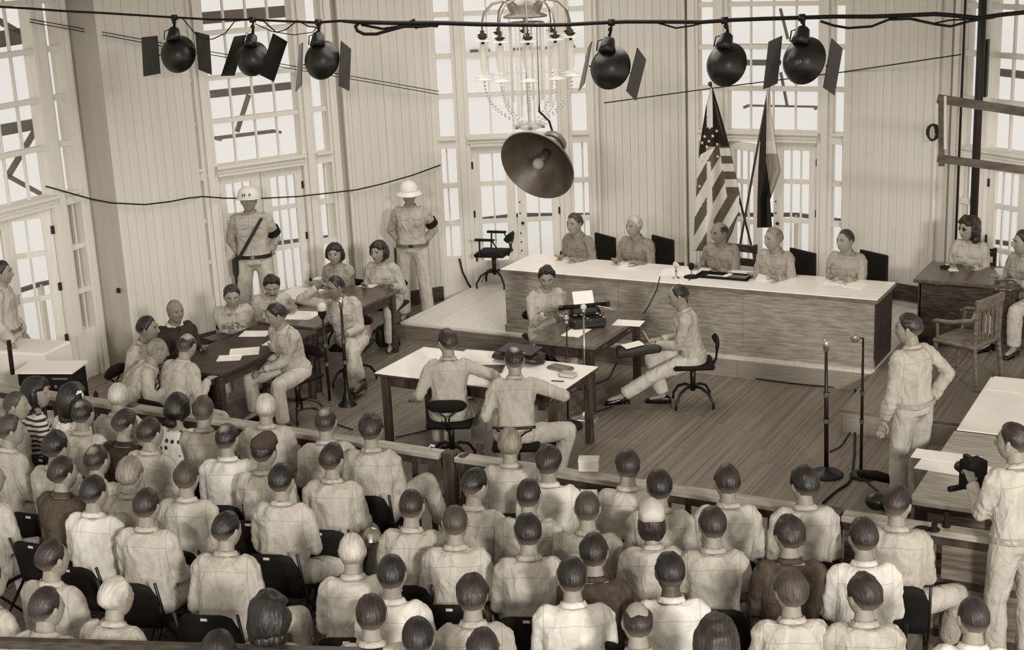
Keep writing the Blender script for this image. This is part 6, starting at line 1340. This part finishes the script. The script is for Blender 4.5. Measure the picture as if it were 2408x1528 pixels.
# bag under table, shiny helmet in the gallery, camera of the photographer, hand papers
g = at(905, 812, 0); o = MB().cbox((0, 0, .13), (.16, .36, .26), None, None, .05).build('handbag', 'leather', None, True); o.location = (g[0], g[1]+.05, .002); tagp(o, 'dark bag on the floor under the long table', 'bag')
j = next(v for k, v in CP.items() if 'photographer' in k); a = R_(j['yaw']); RR = Rz(a); cp = np.array(j['pos'])+RR@np.array([0, .48, 1.22]); cm = empty('press_camera', tuple(cp), a, 'black box camera held up by the photographer', 'camera')
MB().cbox((0, 0, 0), (.15, .12, .20), bev=.01).build('body', 'black_matte', cm); MB().tube([(0, .06, 0), (0, .16, 0)], [.045, .035], 14).build('lens', 'black_metal', cm, True); MB().cbox((-.05, 0, .12), (.03, .06, .04)).build('viewfinder', 'black_metal', cm); MB().cbox((-.12, 0, -.08), (.14, .03, .03)).build('grip', 'black_matte', cm)
for sub, nm, lb in (('left of the cardboard', 'held_paper', 'white paper held by the man in white shirt left of the box'), ('directly in front of the pale', 'held_paper', 'white paper held up in front of the pale cap')):
    j = next(v for k, v in CP.items() if sub in k); a = R_(j['yaw']); p = np.array(j['pos'])+Rz(a)@np.array([.27, .30, .80]); o = MB().cbox((0, 0, 0), (.12, .004, .17), None, Rx(-.5)).build(nm, 'paper'); o.location = tuple(p); o.rotation_euler = (0, 0, a); tagp(o, lb, 'paper')
g = at(875, 1265, .62); o = MB().lathe([(0, .085), (.03, .08), (.065, .045), (.08, .0), (.085, -.012), (.078, -.012), (0, .07)], seg=24).build('steel_helmet', 'steel', None, True); o.location = tuple(g); tagp(o, 'shiny metal helmet on a lap in the middle of the gallery', 'helmet')
g = at(2085, 1135, .05); o = empty('desk_lamp', (g[0], g[1]+.1, 0), R_(20), 'black folding lamp arm with round shade by the rail at right', 'lamp')
P_ = np.array(o.location); q = lambda x, y, z: tuple(Rz(R_(-20))@(at(x, y, z)-P_))
MB().tube([q(2020, 1112, .12), q(2060, 1118, .16), q(2125, 1135, .10)], [.03, .045, .035], 10).build('arm', 'black_matte', o, True); MB().tube([q(2030, 1125, .1), q(2070, 1160, .3), q(2075, 1170, .5)], .012, 7).build('flex', 'cable', o, True); MB().ball(q(2062, 1178, .55), (.09, .09, .07), 14, 10).build('shade', 'lamp_black', o, True)
MB().lathe([(.12, 0), (.12, .02), (.04, .05), (0, .06)], q(2030, 1120, 0), seg=18).build('base', 'black_metal', o, True)

p_ = on(279, 683, c12+np.array([.02, -.02]), e12+np.array([.02, -.02])); o = MB().cbox((0, 0, 0), (.05, .02, .06), bev=.006).ball((0, -.012, 0), .014, 8, 5).build('wall_socket', 'iron'); o.location = tuple(p_); tagp(o, 'small dark socket low on the left wall panel', 'socket')
gb = MB().beam(at(-60, 1509, 1.14), at(900, 1537, 1.0), .05, .05).build('gallery_bar', 'dark_wood'); tagp(gb, 'dark wooden bar crossing the lower left corner behind the last row', 'rail')
